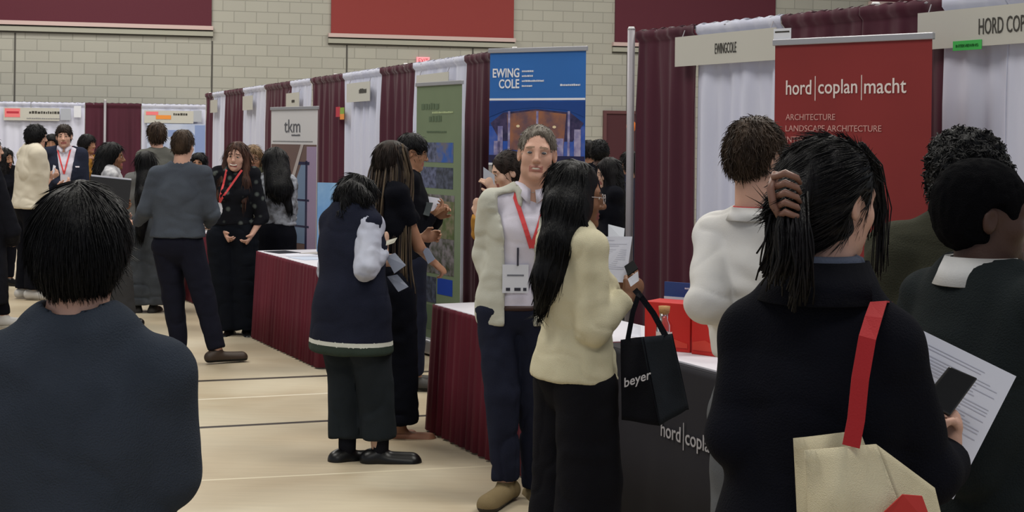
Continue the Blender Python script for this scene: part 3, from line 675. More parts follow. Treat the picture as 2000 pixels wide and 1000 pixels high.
r = empty('exit_sign', W0 + wd * s0, wall_rz, 'glowing pink and red exit sign on the block wall', 'exit sign')
b_ = MB(); b_.box((0, -0.07, z0), (s1 - s0, -0.0, z1)); b_.build('sign_box', [mat('exit_glow', (236, 150, 158), 0.5, emit=0.5)], r)
text('EXIT', 0.03, z0 + 0.03, s1 - s0 - 0.06, z1 - z0 - 0.06, -0.071, mat('exit_red', (214, 70, 84), 0.5), r)
# balloon by the doorway
q = P(1233, 247, 25); r = empty('balloon', (q.x, q.y, 0), 0, 'orange balloon on a string in front of the maroon doorway', 'balloon')
b_ = MB(); b_.sphere((0, 0, q.z), (0.085, 0.085, 0.10), n=20); b_.build('balloon_skin', [mat('orange_balloon', (206, 104, 30), 0.3)], r, smooth=True)
b_ = MB(); b_.tube([(0, 0, q.z - 0.10), (0.02, 0, 1.2), (0, 0, 0.08)], 0.003, 5); b_.build('string', [groove_and_shade], r)
b_ = MB(); b_.tube([(0, 0, 0), (0, 0, 0.08)], [0.05, 0.03], 12); b_.build('weight', [mat('orange_balloon', (0, 0, 0))], r)
# ----------------------------------------------------------------- pipe and drape
A2 = (0.814, 9.53); D2 = (0.4704, -0.8825)            # right block, towards the camera
A1 = (-5.05, 24.4); D1 = (0.3653, -0.9309)            # long block down the aisle
LB = W0 + Vector((wd.y, -wd.x, 0)) * 0.75; A0 = (LB.x, LB.y); D0 = (wd.x, wd.y)
mar = mat('maroon_drape', (74, 22, 42), 0.75, bump=0.12, bscale=25, stretch=(1, 1, 0.15), sheen=0.1, rgb2=(66, 20, 38), vscale=3)
whi = mat('white_drape', (208, 210, 226), 0.7, bump=0.12, bscale=25, stretch=(1, 1, 0.15), rgb2=(198, 200, 220), vscale=3)
pipe_m = mat('aluminium_pipe', (150, 146, 152), 0.5, metal=0.25)
def drape(A, D, x0, x1, m, label, ztop=2.44, off=0.0, grp=None, amp=0.035, seed=0, z0=0.02):
    p0, t0 = on_row(x0, A, D); p1, t1 = on_row(x1, A, D); w = t1 - t0; rz = math.atan2(D[1], D[0])
    nrm = Vector((math.sin(rz), -math.cos(rz), 0))
    if nrm.y > 0: pass
    rg = np.random.default_rng(abs(seed + int(x0))); n = max(30, int(w / 0.011)); xs = np.linspace(0, w, n); ph = rg.uniform(0, 6, 6)
    zs = [ztop + 0.012, ztop + 0.022, ztop + 0.012, ztop - 0.01, ztop - 0.03, ztop - 0.055, ztop - 0.075, ztop - 0.12, ztop - 0.25, ztop - 0.5, 1.5, 1.0, 0.5, z0]; rows = []
    for z in zs:
        d = min(1, (ztop - z) / 0.5); row = []
        for x in xs:
            big = math.sin(x * 21 + ph[0] + 1.3 * math.sin(x * 5 + ph[1])) * 0.6 + math.sin(x * 47 + ph[2] + z * 0.3) * 0.35 + math.sin(x * 90 + ph[3]) * 0.12 * (1 - d)
            a = amp * (0.25 + 0.75 * max(0, d)) if z < ztop - 0.06 else 0.012
            bulge = -0.028 if ztop - 0.04 < z < ztop + 0.015 else (0.0 if z > ztop + 0.015 else -0.004)
            row.append((x, big * a + bulge, z + (0.004 * math.sin(x * 60 + ph[4]) if z > ztop else 0)))
        rows.append(row)
    b_ = MB(); b_.sheet(rows, 0.006); o = b_.build('booth_curtain', [m], smooth=True); o.location = (p0.x, p0.y, 0); o.rotation_euler.z = rz
    o.location += Vector((math.sin(rz), -math.cos(rz), 0)) * off
    return tag(o, label, 'booth curtain', grp)
def post(A, D, x, label, z=2.465, off=0.0):
    p, t = on_row(x, A, D); r = empty('metal_post', (p.x, p.y, 0), math.atan2(D[1], D[0]), label, 'booth post', 'upright posts of the booth curtains')
    b_ = MB(); b_.tube([(0, -0.06 - off, 0.006), (0, -0.06 - off, z)], 0.024, 14); b_.build('pole', [pipe_m], r, smooth=True)
    b_ = MB(); b_.box((-0.2, -0.25, 0), (0.2, 0.13, 0.008)); b_.build('base_plate', [pipe_m], r, bevel=0.003)
    b_ = MB(); b_.tube([(0, -0.06 - off, z), (0, -0.06 - off, z + 0.018)], [0.026, 0.018], 14); b_.build('cap', [mat('white_plastic', (214, 212, 214), 0.4)], r, smooth=True)
def rail(A, D, x0, x1, label, z=2.44):
    p0, t0 = on_row(x0, A, D); p1, t1 = on_row(x1, A, D); b_ = MB(); b_.tube([(0, -0.005, z), (t1 - t0, -0.005, z)], 0.013, 10)
    o = b_.build('curtain_rail', [pipe_m], smooth=True); o.location = (p0.x, p0.y, 0); o.rotation_euler.z = math.atan2(D[1], D[0]); return tag(o, label, 'curtain rail', 'rails that carry the booth curtains')
G = 'booth curtains along the aisle'
for i, (x0, x1, c, lb) in enumerate((
    (403, 416, mar, 'narrow maroon curtain at the far end of the aisle row'),
    (417, 441, whi, 'narrow white curtain nearest the far end of the aisle row'),
    (442, 478, mar, 'maroon curtain behind the head of the floral blouse wearer'),
    (479, 520, whi, 'white curtain between the floral blouse wearer and the tkm banner'),
    (521, 571, mar, 'maroon curtain on the left above the tkm banner'),
    (572, 609, whi, 'narrow white curtain with a small sign above the tkm banner'),
    (610, 672, mar, 'maroon curtain to the right of the tkm banner'),
    (673, 746, whi, 'white curtain with red and orange tags on it'),
    (747, 812, mar, 'maroon curtain between the tagged white curtain and the green banner'),
    (813, 911, whi, 'white curtain behind the sage green banner'),
    (912, 984, mar, 'maroon curtain between the green banner and the blue banner'))):
    drape(A1, D1, x0, x1, c, lb, grp=G, seed=i)
for i, (x0, x1, c, lb) in enumerate((
    (1250, 1363, mar, 'maroon curtain beside the near metal post, above the red boxes'),
    (1364, 1530, whi, 'white curtain under the EWINGCOLE sign'),
    (1531, 1686, mar, 'maroon curtain left of the middle post above the red banner'),
    (1687, 1848, mar, 'maroon curtain right of the middle post above the red banner'),
    (1849, 1972, whi, 'bluish white curtain under the HORD COPLAN MACHT sign'),
    (1973, 2160, whi, 'white curtain at the right edge behind the olive green sweater'))):
    drape(A2, D2, x0, x1, c, lb, grp='booth curtains of the near block', seed=40 + i)
for i, (x0, x1, c, lb) in enumerate(((-150, 60, whi, 'white curtain at the far left behind the cream tee'), (61, 166, whi, 'white curtain behind the navy suit'), (167, 205, mar, 'maroon curtain left of the thin post at the back'),
    (206, 276, mar, 'maroon curtain right of the thin post at the back'), (277, 402, whi, 'white curtain at the back behind the pale blue poster'))):
    drape(A0, D0, x0, x1, c, lb, ztop=2.30, grp='booth curtains at the back wall', seed=60 + i, amp=0.02 if c is whi else 0.03)
post(A2, D2, 1247, 'tall metal post at the near end beside the maroon curtain'); post(A2, D2, 1688, 'metal post rising behind the red banner', off=-0.13)
post(A1, D1, 402, 'metal post at the far end of the aisle row', off=-0.13); post(A1, D1, 643, 'metal post in the maroon curtain right of the tkm banner', off=-0.13); post(A1, D1, 778, 'metal post in the maroon curtain left of the green banner', off=-0.13); post(A1, D1, 988, 'metal post hidden behind the blue banner', off=-0.13)
post(A0, D0, 205.5, 'thin metal post between the two maroon curtains at the back', z=2.36)
rail(A2, D2, 1248, 2160, 'rail carrying the near block of curtains'); rail(A1, D1, 403, 988, 'rail carrying the long aisle row of curtains'); rail(A0, D0, -150, 402, 'rail carrying the curtains at the back wall', 2.30)
# ----------------------------------------------------------------- booth signs
card = mat('sign_card', (188, 186, 178), 0.6); ink = mat('dark_ink', (62, 60, 56), 0.7)
def sign(A, D, x, w, words, tw, th, tx, label, zt=2.385, h=0.18, grp='booth name signs', off=0.075):
    p, t = on_row(x, A, D); rz = math.atan2(D[1], D[0]); p = p + Vector((math.sin(rz), -math.cos(rz), 0)) * off
    r = empty('booth_sign', p, rz, label, 'sign', grp)
    b_ = MB(); b_.box((0, 0, zt - h), (w, 0.006, zt)); b_.build('card', [card], r)
    for q in (0.06, w - 0.06): b_ = MB(); b_.tube([(q, 0.01, zt - 0.01), (q, 0.03, zt + 0.04)], 0.003, 5); b_.build('hook', [pipe_m], r)
    if words: text(words, tx, zt - h * 0.5 - th / 2, tw, th, -0.0012, ink, r)
    return r
p0, t0 = on_row(1345, A2, D2)
def row_t(x, A, D): return on_row(x, A, D)[1]
r = sign(A2, D2, 1337, 0.98, 'EWINGCOLE', row_t(1465, A2, D2) - row_t(1423, A2, D2), 0.062, row_t(1416, A2, D2) - row_t(1337, A2, D2), 'white card sign reading EWINGCOLE')
r = sign(A2, D2, 1813, 1.118, 'HORD COPLAN MACHT', 0.58, 0.075, 0.40, 'white card sign reading HORD COPLAN MACHT')
b_ = MB(); b_.box((0.24, -0.004, 2.19), (0.42, -0.001, 2.235)); b_.build('green_sticker', [mat('green_tape', (66, 178, 84), 0.5)], r)['label'] = 'bright green sticker'
text('INTERVIEWING', 0.26, 2.205, 0.14, 0.013, -0.0045, mat('green_ink', (30, 100, 44), 0.6), r, 'sticker_writing')
for x, w, wds, lb in ((690, 0.9, 'HKS', 'small white booth sign over the curtain with red and orange tags'), (828, 0.9, 'QUINN EVANS', 'white booth sign just above the green banner'), (570, 0.7, 'TKM', 'small white booth sign above the tkm banner'), (484, 0.7, '', 'blank white booth sign above the olive cardigan wearer'), (420, 0.6, '', 'tiny white booth sign on the farthest white curtain')):
    sign(A1, D1, x, w, '', 0.3, 0.05, w * 0.42, lb, zt=2.33 if x != 570 else 2.30, h=0.20 if x != 828 else 0.12)
def smudge(root, x, z, w, h, m, y=-0.002, n=5, name='lettering'):
    """a line of small illegible type"""
    b_ = MB(); rg = random.Random(int(x * 977 + z * 131)); q = x
    while q < x + w:
        l = min(rg.uniform(0.3, 1.0) * h * 1.2, x + w - q); b_.box((q, y - 0.001, z), (q + l, y, z + h * rg.uniform(0.75, 1))); q += l + h * 0.25
    return b_.build(name, [m], root)
for o in [o for o in bpy.data.objects if o.get('category') == 'sign']:
    if o['label'].startswith('small white booth sign over'): smudge(o, 0.50, 2.215, 0.28, 0.05, ink)
    if o['label'].startswith('small white booth sign above the tkm'): smudge(o, 0.32, 2.18, 0.16, 0.04, ink)
    if o['label'].startswith('white booth sign just'): smudge(o, 0.18, 2.222, 0.5, 0.018, ink)
def tags_on(A, D, x, z, lst, label):
    p, t = on_row(x, A, D); rz = math.atan2(D[1], D[0]); p = p + Vector((math.sin(rz), -math.cos(rz), 0)) * 0.075
    r = empty('paper_tag', p, rz, label, 'paper tags')
    for (a, b, w, h, c) in lst:
        k = MB(); k.box((a, 0, z + b), (a + w, 0.003, z + b + h)); k.build('tag_card', [c], r)
redt = mat('red_tag', (180, 44, 62), 0.5); ort = mat('orange_tag', (226, 142, 60), 0.5); grt = mat('lime_tag', (130, 160, 60), 0.5); pkt = mat('pink_tag', (232, 120, 124), 0.5)
tags_on(A1, D1, 669, 1.98, [(0, 0, 0.18, 0.11, redt), (0.18, 0.03, 0.17, 0.07, grt), (0.18, -0.03, 0.17, 0.06, ort)], 'red, lime and orange tags pinned to the white curtain')
sA = sign(A0, D0, 8, row_t(117, A0, D0) - row_t(8, A0, D0), '', 0.3, 0.05, 0.3, 'wide booth sign with a red sticker behind the cream tee', zt=2.215, h=0.22, grp='back wall booth signs')
b_ = MB(); b_.box((0.02, -0.004, 2.05), (0.27, -0.001, 2.20)); b_.build('red_sticker', [pkt], sA); b_ = MB(); b_.box((0.05, -0.006, 2.115), (0.25, -0.004, 2.15)); b_.build('sticker_band', [redt], sA)
smudge(sA, 0.42, 2.115, 0.5, 0.045, ink); smudge(sA, 0.38, 2.02, 0.54, 0.022, mat('grey_ink', (130, 130, 132), 0.7))
sB = sign(A0, D0, 282, row_t(378, A0, D0) - row_t(282, A0, D0), '', 0.3, 0.05, 0.3, 'wide booth sign with pink and orange stickers at the back', zt=2.20, h=0.22, grp='back wall booth signs')
b_ = MB(); b_.box((0.03, -0.004, 2.12), (0.24, -0.001, 2.18)); b_.build('pink_sticker', [pkt], sB); b_ = MB(); b_.box((0.2, -0.006, 2.05), (0.46, -0.003, 2.12)); b_.build('orange_sticker', [ort], sB)
smudge(sB, 0.5, 2.12, 0.24, 0.04, ink)
pg = mat('grey_paper', (166, 170, 180), 0.6)
for x, w, lb, z in ((119, 0.17, 'grey paper sheet beside the sign over the cream tee', 2.01), (145, 0.12, 'white paper sheet at the right of the grey sheet', 2.06), (378, 0.14, 'grey paper sheet at the right end of the back sign', 2.01)):
    p, t = on_row(x, A0, D0); b_ = MB(); b_.box((0, -0.003, z), (w, 0, z + 0.2)); o = b_.build('paper_sheet', [pg if 'grey' in lb[:5] else mat('white_paper', (214, 216, 224), 0.6)]); o.location = p + Vector((wd.y, -wd.x, 0)) * 0.075; o.rotation_euler.z = wall_rz; tag(o, lb, 'paper')
# poster of pale drawings hanging in the back booth
p, t = on_row(288, A0, D0); r = empty('poster', p + Vector((wd.y, -wd.x, 0)) * 0.09, wall_rz, 'pale blue poster of sketches hanging in the back booth', 'poster')
b_ = MB(); b_.box((0, 0, 0.85), (1.0, 0.004, 1.97)); b_.build('poster_sheet', [mat('pale_poster', (184, 192, 212), 0.6, rgb2=(160, 172, 202), vscale=3)], r)
b_ = MB(); b_.box((0.82, -0.002, 0.85), (1.0, 0, 1.95)); b_.box((0.36, -0.002, 1.74), (0.56, 0, 1.86)); b_.tube([(0.7 + 0.12 * math.cos(a), -0.002, 1.72 + 0.12 * math.sin(a)) for a in np.linspace(0, 6.28, 20)], 0.006, 4); b_.build('drawing', [mat('poster_blue', (128, 146, 190), 0.6)], r)
# ----------------------------------------------------------------- banners
def banner(Pa, Pb, z0, z1, m, label, grp=None):
    """roll-up banner from Pa (left foot) to Pb (right foot)"""
    d = Pb - Pa; rz = math.atan2(d.y, d.x); w = math.hypot(d.x, d.y)
    r = empty('rollup_banner', (Pa.x, Pa.y, 0), rz, label, 'banner', grp)
    b_ = MB(); b_.box((0.01, 0, z0), (w - 0.01, 0.003, z1)); b_.build('banner_sheet', [m], r)
    b_ = MB(); b_.box((0, -0.012, z1 - 0.004), (w, 0.014, z1 + 0.028)); b_.build('top_rail', [mat('rail_silver', (168, 168, 174), 0.4, metal=0.5)], r, bevel=0.004)
    b_ = MB(); b_.box((-0.01, -0.08, 0.012), (w + 0.01, 0.08, z0 + 0.01)); b_.build('base_case', [mat('rail_silver', (0, 0, 0))], r, bevel=0.02)
    b_ = MB(); b_.tube([(w / 2, 0.03, 0.05), (w / 2, 0.03, z1)], 0.012, 8); b_.build('support_pole', [mat('rail_silver', (0, 0, 0))], r)
    for q in (0.12, w - 0.2):
        b_ = MB(); b_.box((q, -0.16, 0), (q + 0.04, 0.16, 0.014)); b_.build('foot', [mat('rail_silver', (0, 0, 0))], r)
    return r, w
def patch(r, pts, m, y, name): b_ = MB(); b_.prism(pts, y, y + 0.0012); return b_.build(name, [m], r)
def rect(x0, z0, x1, z1): return [(x0, z0), (x1, z0), (x1, z1), (x0, z1)]
wt = mat('white_print', (222, 224, 232), 0.6)
# blue banner
bl, w = banner(Vector((P(955, 100, 10.0).x, 10.0, 0)), Vector((P(1147, 100, 9.6).x, 9.6, 0)), 0.12, 2.335, mat('banner_blue', (44, 104, 178), 0.55, var=0.06, vscale=1.5), 'tall blue banner reading EWING COLE over a lit building photo')
text('EWING', 0.035, 2.165, 0.21, 0.062, -0.002, wt, bl, bold=0.02); text('COLE', 0.085, 2.092, 0.16, 0.062, -0.002, wt, bl, bold=0.02)
for k, (z, l) in enumerate(((2.20, 0.09), (2.168, 0.085), (2.135, 0.17), (2.102, 0.08))): smudge(bl, 0.265, z, l, 0.012, wt)
smudge(bl, 0.56, 2.105, 0.15, 0.013, wt)
patch(bl, rect(0.01, 2.012, w - 0.01, 2.026), wt, -0.002, 'white_stripe')
ph = {'sky': mat('ph_sky', (28, 78, 158), 0.6, rgb2=(22, 62, 130), vscale=3), 'roof': mat('ph_roof', (20, 62, 132), 0.6), 'dark': mat('ph_dark', (34, 34, 70), 0.6, rgb2=(66, 56, 92), vscale=20),
      'warm': mat('ph_warm', (150, 98, 72), 0.6, rgb2=(98, 74, 84), vscale=9), 'pale': mat('ph_pale', (168, 160, 188), 0.6, rgb2=(110, 106, 156), vscale=16), 'glass': mat('ph_glass', (74, 96, 170), 0.6, rgb2=(38, 80, 170), vscale=12), 'spot': mat('ph_spot', (226, 206, 168), 0.6)}
patch(bl, rect(0.01, 1.66, w - 0.01, 2.012), ph['sky'], -0.0012, 'photo_sky'); patch(bl, rect(0.01, 1.63, w - 0.01, 1.84), ph['glass'], -0.0020, 'photo_glass')
patch(bl, [(0.02, 1.86), (0.10, 1.74), (w - 0.10, 1.74), (w - 0.02, 1.86), (w - 0.12, 1.93), (w / 2, 1.955), (0.12, 1.93)], ph['dark'], -0.0028, 'photo_canopy')
patch(bl, [(0.15, 1.92), (w / 2, 1.945), (w - 0.15, 1.92), (w - 0.17, 1.68), (0.17, 1.68)], ph['warm'], -0.0036, 'photo_interior')
patch(bl, [(0.01, 2.0), (w - 0.01, 2.0), (w - 0.01, 1.90), (w - 0.14, 1.945), (w / 2, 1.965), (0.14, 1.945), (0.01, 1.90)], ph['roof'], -0.0040, 'photo_roof')
for x in (0.16, 0.38, 0.62): patch(bl, rect(x, 1.63, x + 0.017, 1.94), ph['pale'], -0.0044, 'photo_column')
for x, a, b in ((0.08, .04, 1.84), (0.26, .06, 1.79), (0.31, .04, 1.74), (0.44, .05, 1.80), (0.51, .08, 1.76), (0.67, .05, 1.82), (0.05, .05, 1.74)): patch(bl, rect(x, 1.63, x + a, b), ph['pale'], -0.0048, 'photo_tower')
for x, z in ((0.24, 1.84), (0.52, 1.835), (0.30, 1.80), (0.44, 1.80)): patch(bl, [(x + 0.014 * math.cos(a), z + 0.009 * math.sin(a)) for a in np.linspace(0, 5.8, 12)], ph['spot'], -0.0054, 'photo_lamp')
patch(bl, rect(0.01, 1.595, w - 0.01, 1.645), mat('ph_navy', (32, 32, 72), 0.6), -0.0056, 'photo_ground'); patch(bl, rect(0.01, 1.578, w - 0.01, 1.592), wt, -0.0056, 'white_stripe'); patch(bl, rect(0.01, 0.15, w - 0.01, 1.575), mat('banner_grey', (142, 138, 134), 0.6), -0.0045, 'grey_panel')
# green banner
gb, w = banner(Vector((-0.80, 12.3, 0)), Vector((-0.393, 11.6, 0)), 0.12, 2.185, mat('sage_green', (108, 122, 96), 0.6, var=0.05), 'tall sage green banner with small architecture photos beside a curtain')
gd = mat('dark_sage', (84, 100, 78), 0.6); gl = mat('light_sage', (168, 182, 140), 0.6)
smudge(gb, 0.10, 1.99, 0.32, 0.055, gd); smudge(gb, 0.24, 1.89, 0.22, 0.05, gd); smudge(gb, 0.30, 1.955, 0.36, 0.018, gl); smudge(gb, 0.20, 1.80, 0.35, 0.014, gd)
pa = mat('tile_city', (96, 102, 130), 0.6, rgb2=(54, 58, 76), vscale=22); pb = mat('tile_sky', (44, 84, 156), 0.6, rgb2=(100, 96, 104), vscale=9); pc = mat('tile_dark', (74, 80, 98), 0.6, rgb2=(44, 48, 58), vscale=24); pd = mat('tile_garden', (118, 112, 116), 0.6, rgb2=(56, 60, 44), vscale=16); pe_ = mat('tile_leaf', (70, 84, 44), 0.6, rgb2=(112, 104, 84), vscale=14)
for (x0, x1, z0, z1, m) in ((0.10, 0.38, 1.56, 1.72, pa), (0.38, 0.67, 1.56, 1.72, pb), (0.10, 0.38, 1.35, 1.52, pa), (0.38, 0.67, 1.35, 1.52, pc), (0.08, 0.70, 0.66, 1.30, pd), (0.45, 0.70, 0.95, 1.25, pe_), (0.10, 0.40, 0.42, 0.63, pc), (0.42, 0.68, 0.50, 0.63, mat('tile_blue', (30, 62, 152), 0.5)), (0.10, 0.66, 0.2, 0.40, gd)):
    patch(gb, rect(x0, z0, x1, z1), m, -0.0015 if m is not pe_ else -0.0028, 'photo_tile')
# tkm banner
tk, w = banner(Vector((P(529, 240, 15.2).x, 15.2, 0)), Vector((P(621, 240, 14.4).x, 14.4, 0)), 0.1, 2.03, mat('banner_offwhite', (196, 194, 196), 0.6), 'white banner reading tkm over a picture of blue windows')
text('tkm', w * 0.30, 1.80, w * 0.34, 0.13, -0.002, mat('tkm_grey', (92, 92, 98), 0.6), tk); smudge(tk, w * 0.46, 1.765, w * 0.18, 0.016, mat('tkm_grey', (0, 0, 0))); smudge(tk, w * .05, 1.705, w * 0.85, 0.01, mat('grey_ink', (0, 0, 0)))
patch(tk, rect(0.02, 0.12, w - 0.02, 1.68), mat('tkm_brown', (104, 84, 80), 0.6), -0.0012, 'picture_wall'); patch(tk, rect(w * .78, 0.5, w - 0.02, 1.66), mat('tkm_mauve', (150, 132, 160), 0.6), -0.002, 'picture_edge')
patch(tk, [(w * .42, 0.7), (w * .78, 0.7), (w * .78, 1.50), (w * .68, 1.50), (w * .42, 1.1)], mat('tkm_window', (110, 130, 158), 0.5), -0.0028, 'picture_window')
for a in (rect(w * .42, 1.12, w * .84, 1.14), rect(w * .42, 0.86, w * .84, 0.88), rect(w * .76, 0.6, w * .80, 1.52), rect(w * .6, 1.48, w * .84, 1.51)): patch(tk, a, mat('tkm_navy', (34, 34, 66), 0.5), -0.0036, 'picture_bar')
patch(tk, [(w * .30, 0.6), (w * .36, 0.6), (w * .42, 1.15), (w * .72, 1.68), (w * .66, 1.68), (w * .33, 1.12)], mat('tkm_beige', (170, 160, 158), 0.5), -0.0042, 'picture_beam'); patch(tk, rect(w * .24, 0.6, w * .31, 1.08), mat('tkm_yellow', (178, 150, 70), 0.5), -0.0042, 'picture_column')
# red banner
rb, w = banner(Vector((1.303, 7.4, 0)), Vector((1.935, 6.8, 0)), 0.12, 2.235, mat('banner_red', (134, 42, 42), 0.55, rgb2=(124, 38, 38), vscale=1.2), 'large brick red banner reading hord coplan macht')
wr = mat('pinkish_white', (226, 214, 210), 0.6); wr2 = mat('dull_pink', (202, 150, 144), 0.6)
text('hord', 0.078, 1.985, 0.145, 0.072, -0.0015, wr, rb, bold=0.006); text('coplan', 0.262, 1.966, 0.215, 0.091, -0.0015, wr, rb, bold=0.006); text('macht', 0.515, 1.985, 0.22, 0.072, -0.0015, wr, rb, bold=0.006)
for x in (0.242, 0.497): patch(rb, rect(x, 1.955, x + 0.004, 2.075), wr, -0.0015, 'logo_bar')
for k, (t_, l) in enumerate((('ARCHITECTURE', 0.28), ('LANDSCAPE ARCHITECTURE', 0.53), ('INTERIOR DESIGN', 0.325), ('PLANNING', 0.19))): text(t_, 0.078, 1.86 - 0.0555 * k, l, 0.030, -0.0015, wr2, rb)
# clip card above the red banner
p = P(1511, 70, 7.36); b_ = MB(); b_.box((0, 0, 0), (0.10, 0.004, 0.055)); o = b_.build('name_card', [mat('white_paper', (214, 216, 224), 0.6)]); tag(o, 'small white card clipped above the red banner', 'card')
o.location = (1.303, 7.4, 2.262); o.rotation_euler.z = math.atan2(-0.6, 0.632); k = MB(); k.box((0.008, -0.0012, 0.034), (0.092, 0, 0.042)); k.build('card_writing', [ink], o)
# ----------------------------------------------------------------- tables
tc_w = mat('table_linen', (206, 204, 214), 0.6, bump=0.1, bscale=12)
def table(A, d, L, depth, label, cloth='maroon', H=0.762, grp='skirted booth tables'):
    rz = math.atan2(d[1], d[0]); r = empty('booth_table', (A[0], A[1], 0), rz, label, 'table', grp)
    b_ = MB(); b_.box((0, 0, H - 0.03), (L, depth, H)); b_.build('table_top', [tc_w if cloth == 'maroon' else mat('black_cloth', (34, 33, 40), 0.85, bump=0.1, bscale=14)], r, bevel=0.008)
    if cloth == 'maroon':
        m = mat('maroon_skirt', (98, 26, 44), 0.8, bump=0.1, bscale=20, stretch=(1, 1, 0.2), rgb2=(88, 22, 40), vscale=4); per = [(0, depth), (0, 0), (L, 0), (L, depth)]; amp = 0.016; fr = 46
    else: m = mat('black_cloth', (0, 0, 0)); per = [(0, depth), (0, 0), (L, 0), (L, depth)]; amp = 0.004; fr = 7
    pts = []
    for (a, b) in zip(per[:-1], per[1:]):
        ln = math.hypot(b[0] - a[0], b[1] - a[1]); n = int(ln / (0.011 if amp > .01 else 0.03)); dx, dy = (b[0] - a[0]) / ln, (b[1] - a[1]) / ln
        for i in range(n): s_ = ln * i / n; pts.append((a[0] + dx * s_, a[1] + dy * s_, dy, -dx, s_))
    rows = []
    for z in (H - 0.004, H - 0.03, H - 0.06, H - 0.12, H - 0.25, 0.35, 0.012):
        k = (H - z) / H; row = []
        for (x, y, nx, ny, s_) in pts:
            o_ = (math.sin(s_ * fr * 1.6 + 1.4 * math.sin(s_ * 9 + x * 3)) * 0.7 + math.sin(s_ * fr * 3.1 + 1) * 0.3) * amp * (0.35 + 0.65 * k) + 0.004 + 0.035 * k
            ou = OUT(x, y, L, depth); row.append((x + ou[0] * o_, y + ou[1] * o_, z))
        rows.append(row)
    b_ = MB(); nr, nc = len(rows), len(rows[0]); vs = [q for rr in rows for q in rr]
    b_.add(vs, [(i * nc + j, i * nc + j + 1, (i + 1) * nc + j + 1, (i + 1) * nc + j) for i in range(nr - 1) for j in range(nc - 1)])
    o = b_.build('table_skirt', [m], r, smooth=True); so = o.modifiers.new('th', 'SOLIDIFY'); so.thickness = 0.004
    for (x, y) in ((0.08, 0.08), (L - 0.08, 0.08), (0.08, depth - 0.08), (L - 0.08, depth - 0.08)):
        b_ = MB(); b_.tube([(x, y, 0), (x, y, H - 0.03)], 0.014, 8); b_.build('leg', [pipe_m], r, smooth=True)
    return r
def OUT(x, y, L, D):
    if y < 1e-6: return (0, -1) if 0.02 < x < L - 0.02 else ((-0.7, -0.7) if x < L / 2 else (0.7, -0.7))
    return (-1, 0) if x < L / 2 else (1, 0)
dT = (0.427, -0.904)
t1 = table((-0.456, 8.85), dT, 1.83, 0.66, 'maroon skirted table beside the pale jacket wearer')
t2 = table((-2.205, 12.86), dT, 1.83, 0.66, 'maroon skirted table with papers left of the navy vest')
t3 = table((-3.46, 15.85), dT, 1.6, 0.40, 'maroon skirted table behind the slate grey sweater')
t4 = table((0.445, 7.20), dT, 1.95, 0.76, 'black draped table reading hord coplan macht on its front', cloth='black')
x0 = 0.55 / 0.904 * 1.0
lx = (7.25 - 6.69) / 0.904; wg = mat('grey_print', (168, 166, 172), 0.7)
text('hord', lx, 0.428, 0.165, 0.068, -0.030, wg, t4, bold=0.004); text('coplan', lx + 0.205, 0.408, 0.235, 0.088, -0.030, wg, t4, bold=0.004); text('macht', lx + 0.48, 0.428, 0.24, 0.068, -0.030, wg, t4, bold=0.004)
for q in (0.186, 0.460): b_ = MB(); b_.box((lx + q, -0.0315, 0.40), (lx + q + 0.005, -0.030, 0.52)); b_.build('logo_bar', [wg], t4)
b_ = MB(); b_.box((0.30, 0.02, 0.7621), (1.02, 0.52, 0.772)); o = b_.build('table_runner', [tc_w], None, bevel=0.002); o.location = t4.location; o.rotation_euler = t4.rotation_euler; tag(o, 'white board lying under the red boxes on the black table', 'board')
def on_table(t, o, x, y, z=0.762, rz=0):
    c, s_ = math.cos(t.rotation_euler.z), math.sin(t.rotation_euler.z); o.location = (t.location.x + c * x - s_ * y, t.location.y + s_ * x + c * y, z); o.rotation_euler = (0, 0, t.rotation_euler.z + rz); return o
# ================================================================= people in the photo
S_l = skin('skin_fair', (198, 156, 138)); S_p = skin('skin_pale', (204, 168, 148)); S_t = skin('skin_tan', (158, 116, 92)); S_b = skin('skin_brown', (124, 86, 64)); S_d = skin('skin_dark', (66, 44, 36))
def cloth(n, c, r2=None, bump=0.3, bs=260, rough=0.95, sheen=0.0, vs=5, cr=0.35, csc=6): return mat(n, c, rough, bump=bump, bscale=bs, rgb2=r2, vscale=vs, sheen=sheen, spec=0.08, crease=cr, cscale=csc)
def hairm(n, c, c2=None, rough=0.5, spec=0.16): return mat(n, c, rough, bump=0.5, bscale=160, stretch=(1, 1, 0.12), rgb2=c2 or tuple(v * 0.6 for v in c), vscale=30, spec=spec)
H_k = hairm('hair_black', (12, 12, 16)); H_kb = hairm('hair_soft_black', (20, 18, 21)); H_br = hairm('hair_brown', (66, 52, 42), (44, 34, 28)); H_db = hairm('hair_dark_brown', (44, 34, 30)); H_gr = hairm('hair_grey', (132, 126, 118), (92, 84, 76)); H_bl = hairm('hair_dark_blonde', (128, 104, 78), (92, 72, 54)); H_rb = hairm('hair_chestnut', (78, 52, 42), (50, 34, 30))
red_l = mat('red_lanyard', (206, 66, 70), 0.6); paperm = mat('white_paper', (0, 0, 0)); blk = cloth('black_fabric', (15, 16, 23)); shoe_k = mat('black_shoe', (16, 16, 18), 0.35); rubber = mat('black_rubber', (14, 14, 15), 0.7)
dgl = mat('glasses_dark', (40, 36, 40), 0.3); phone_m = mat('phone_black', (14, 14, 17), 0.25, spec=0.5)
navy = cloth('navy_trousers', (32, 35, 50))
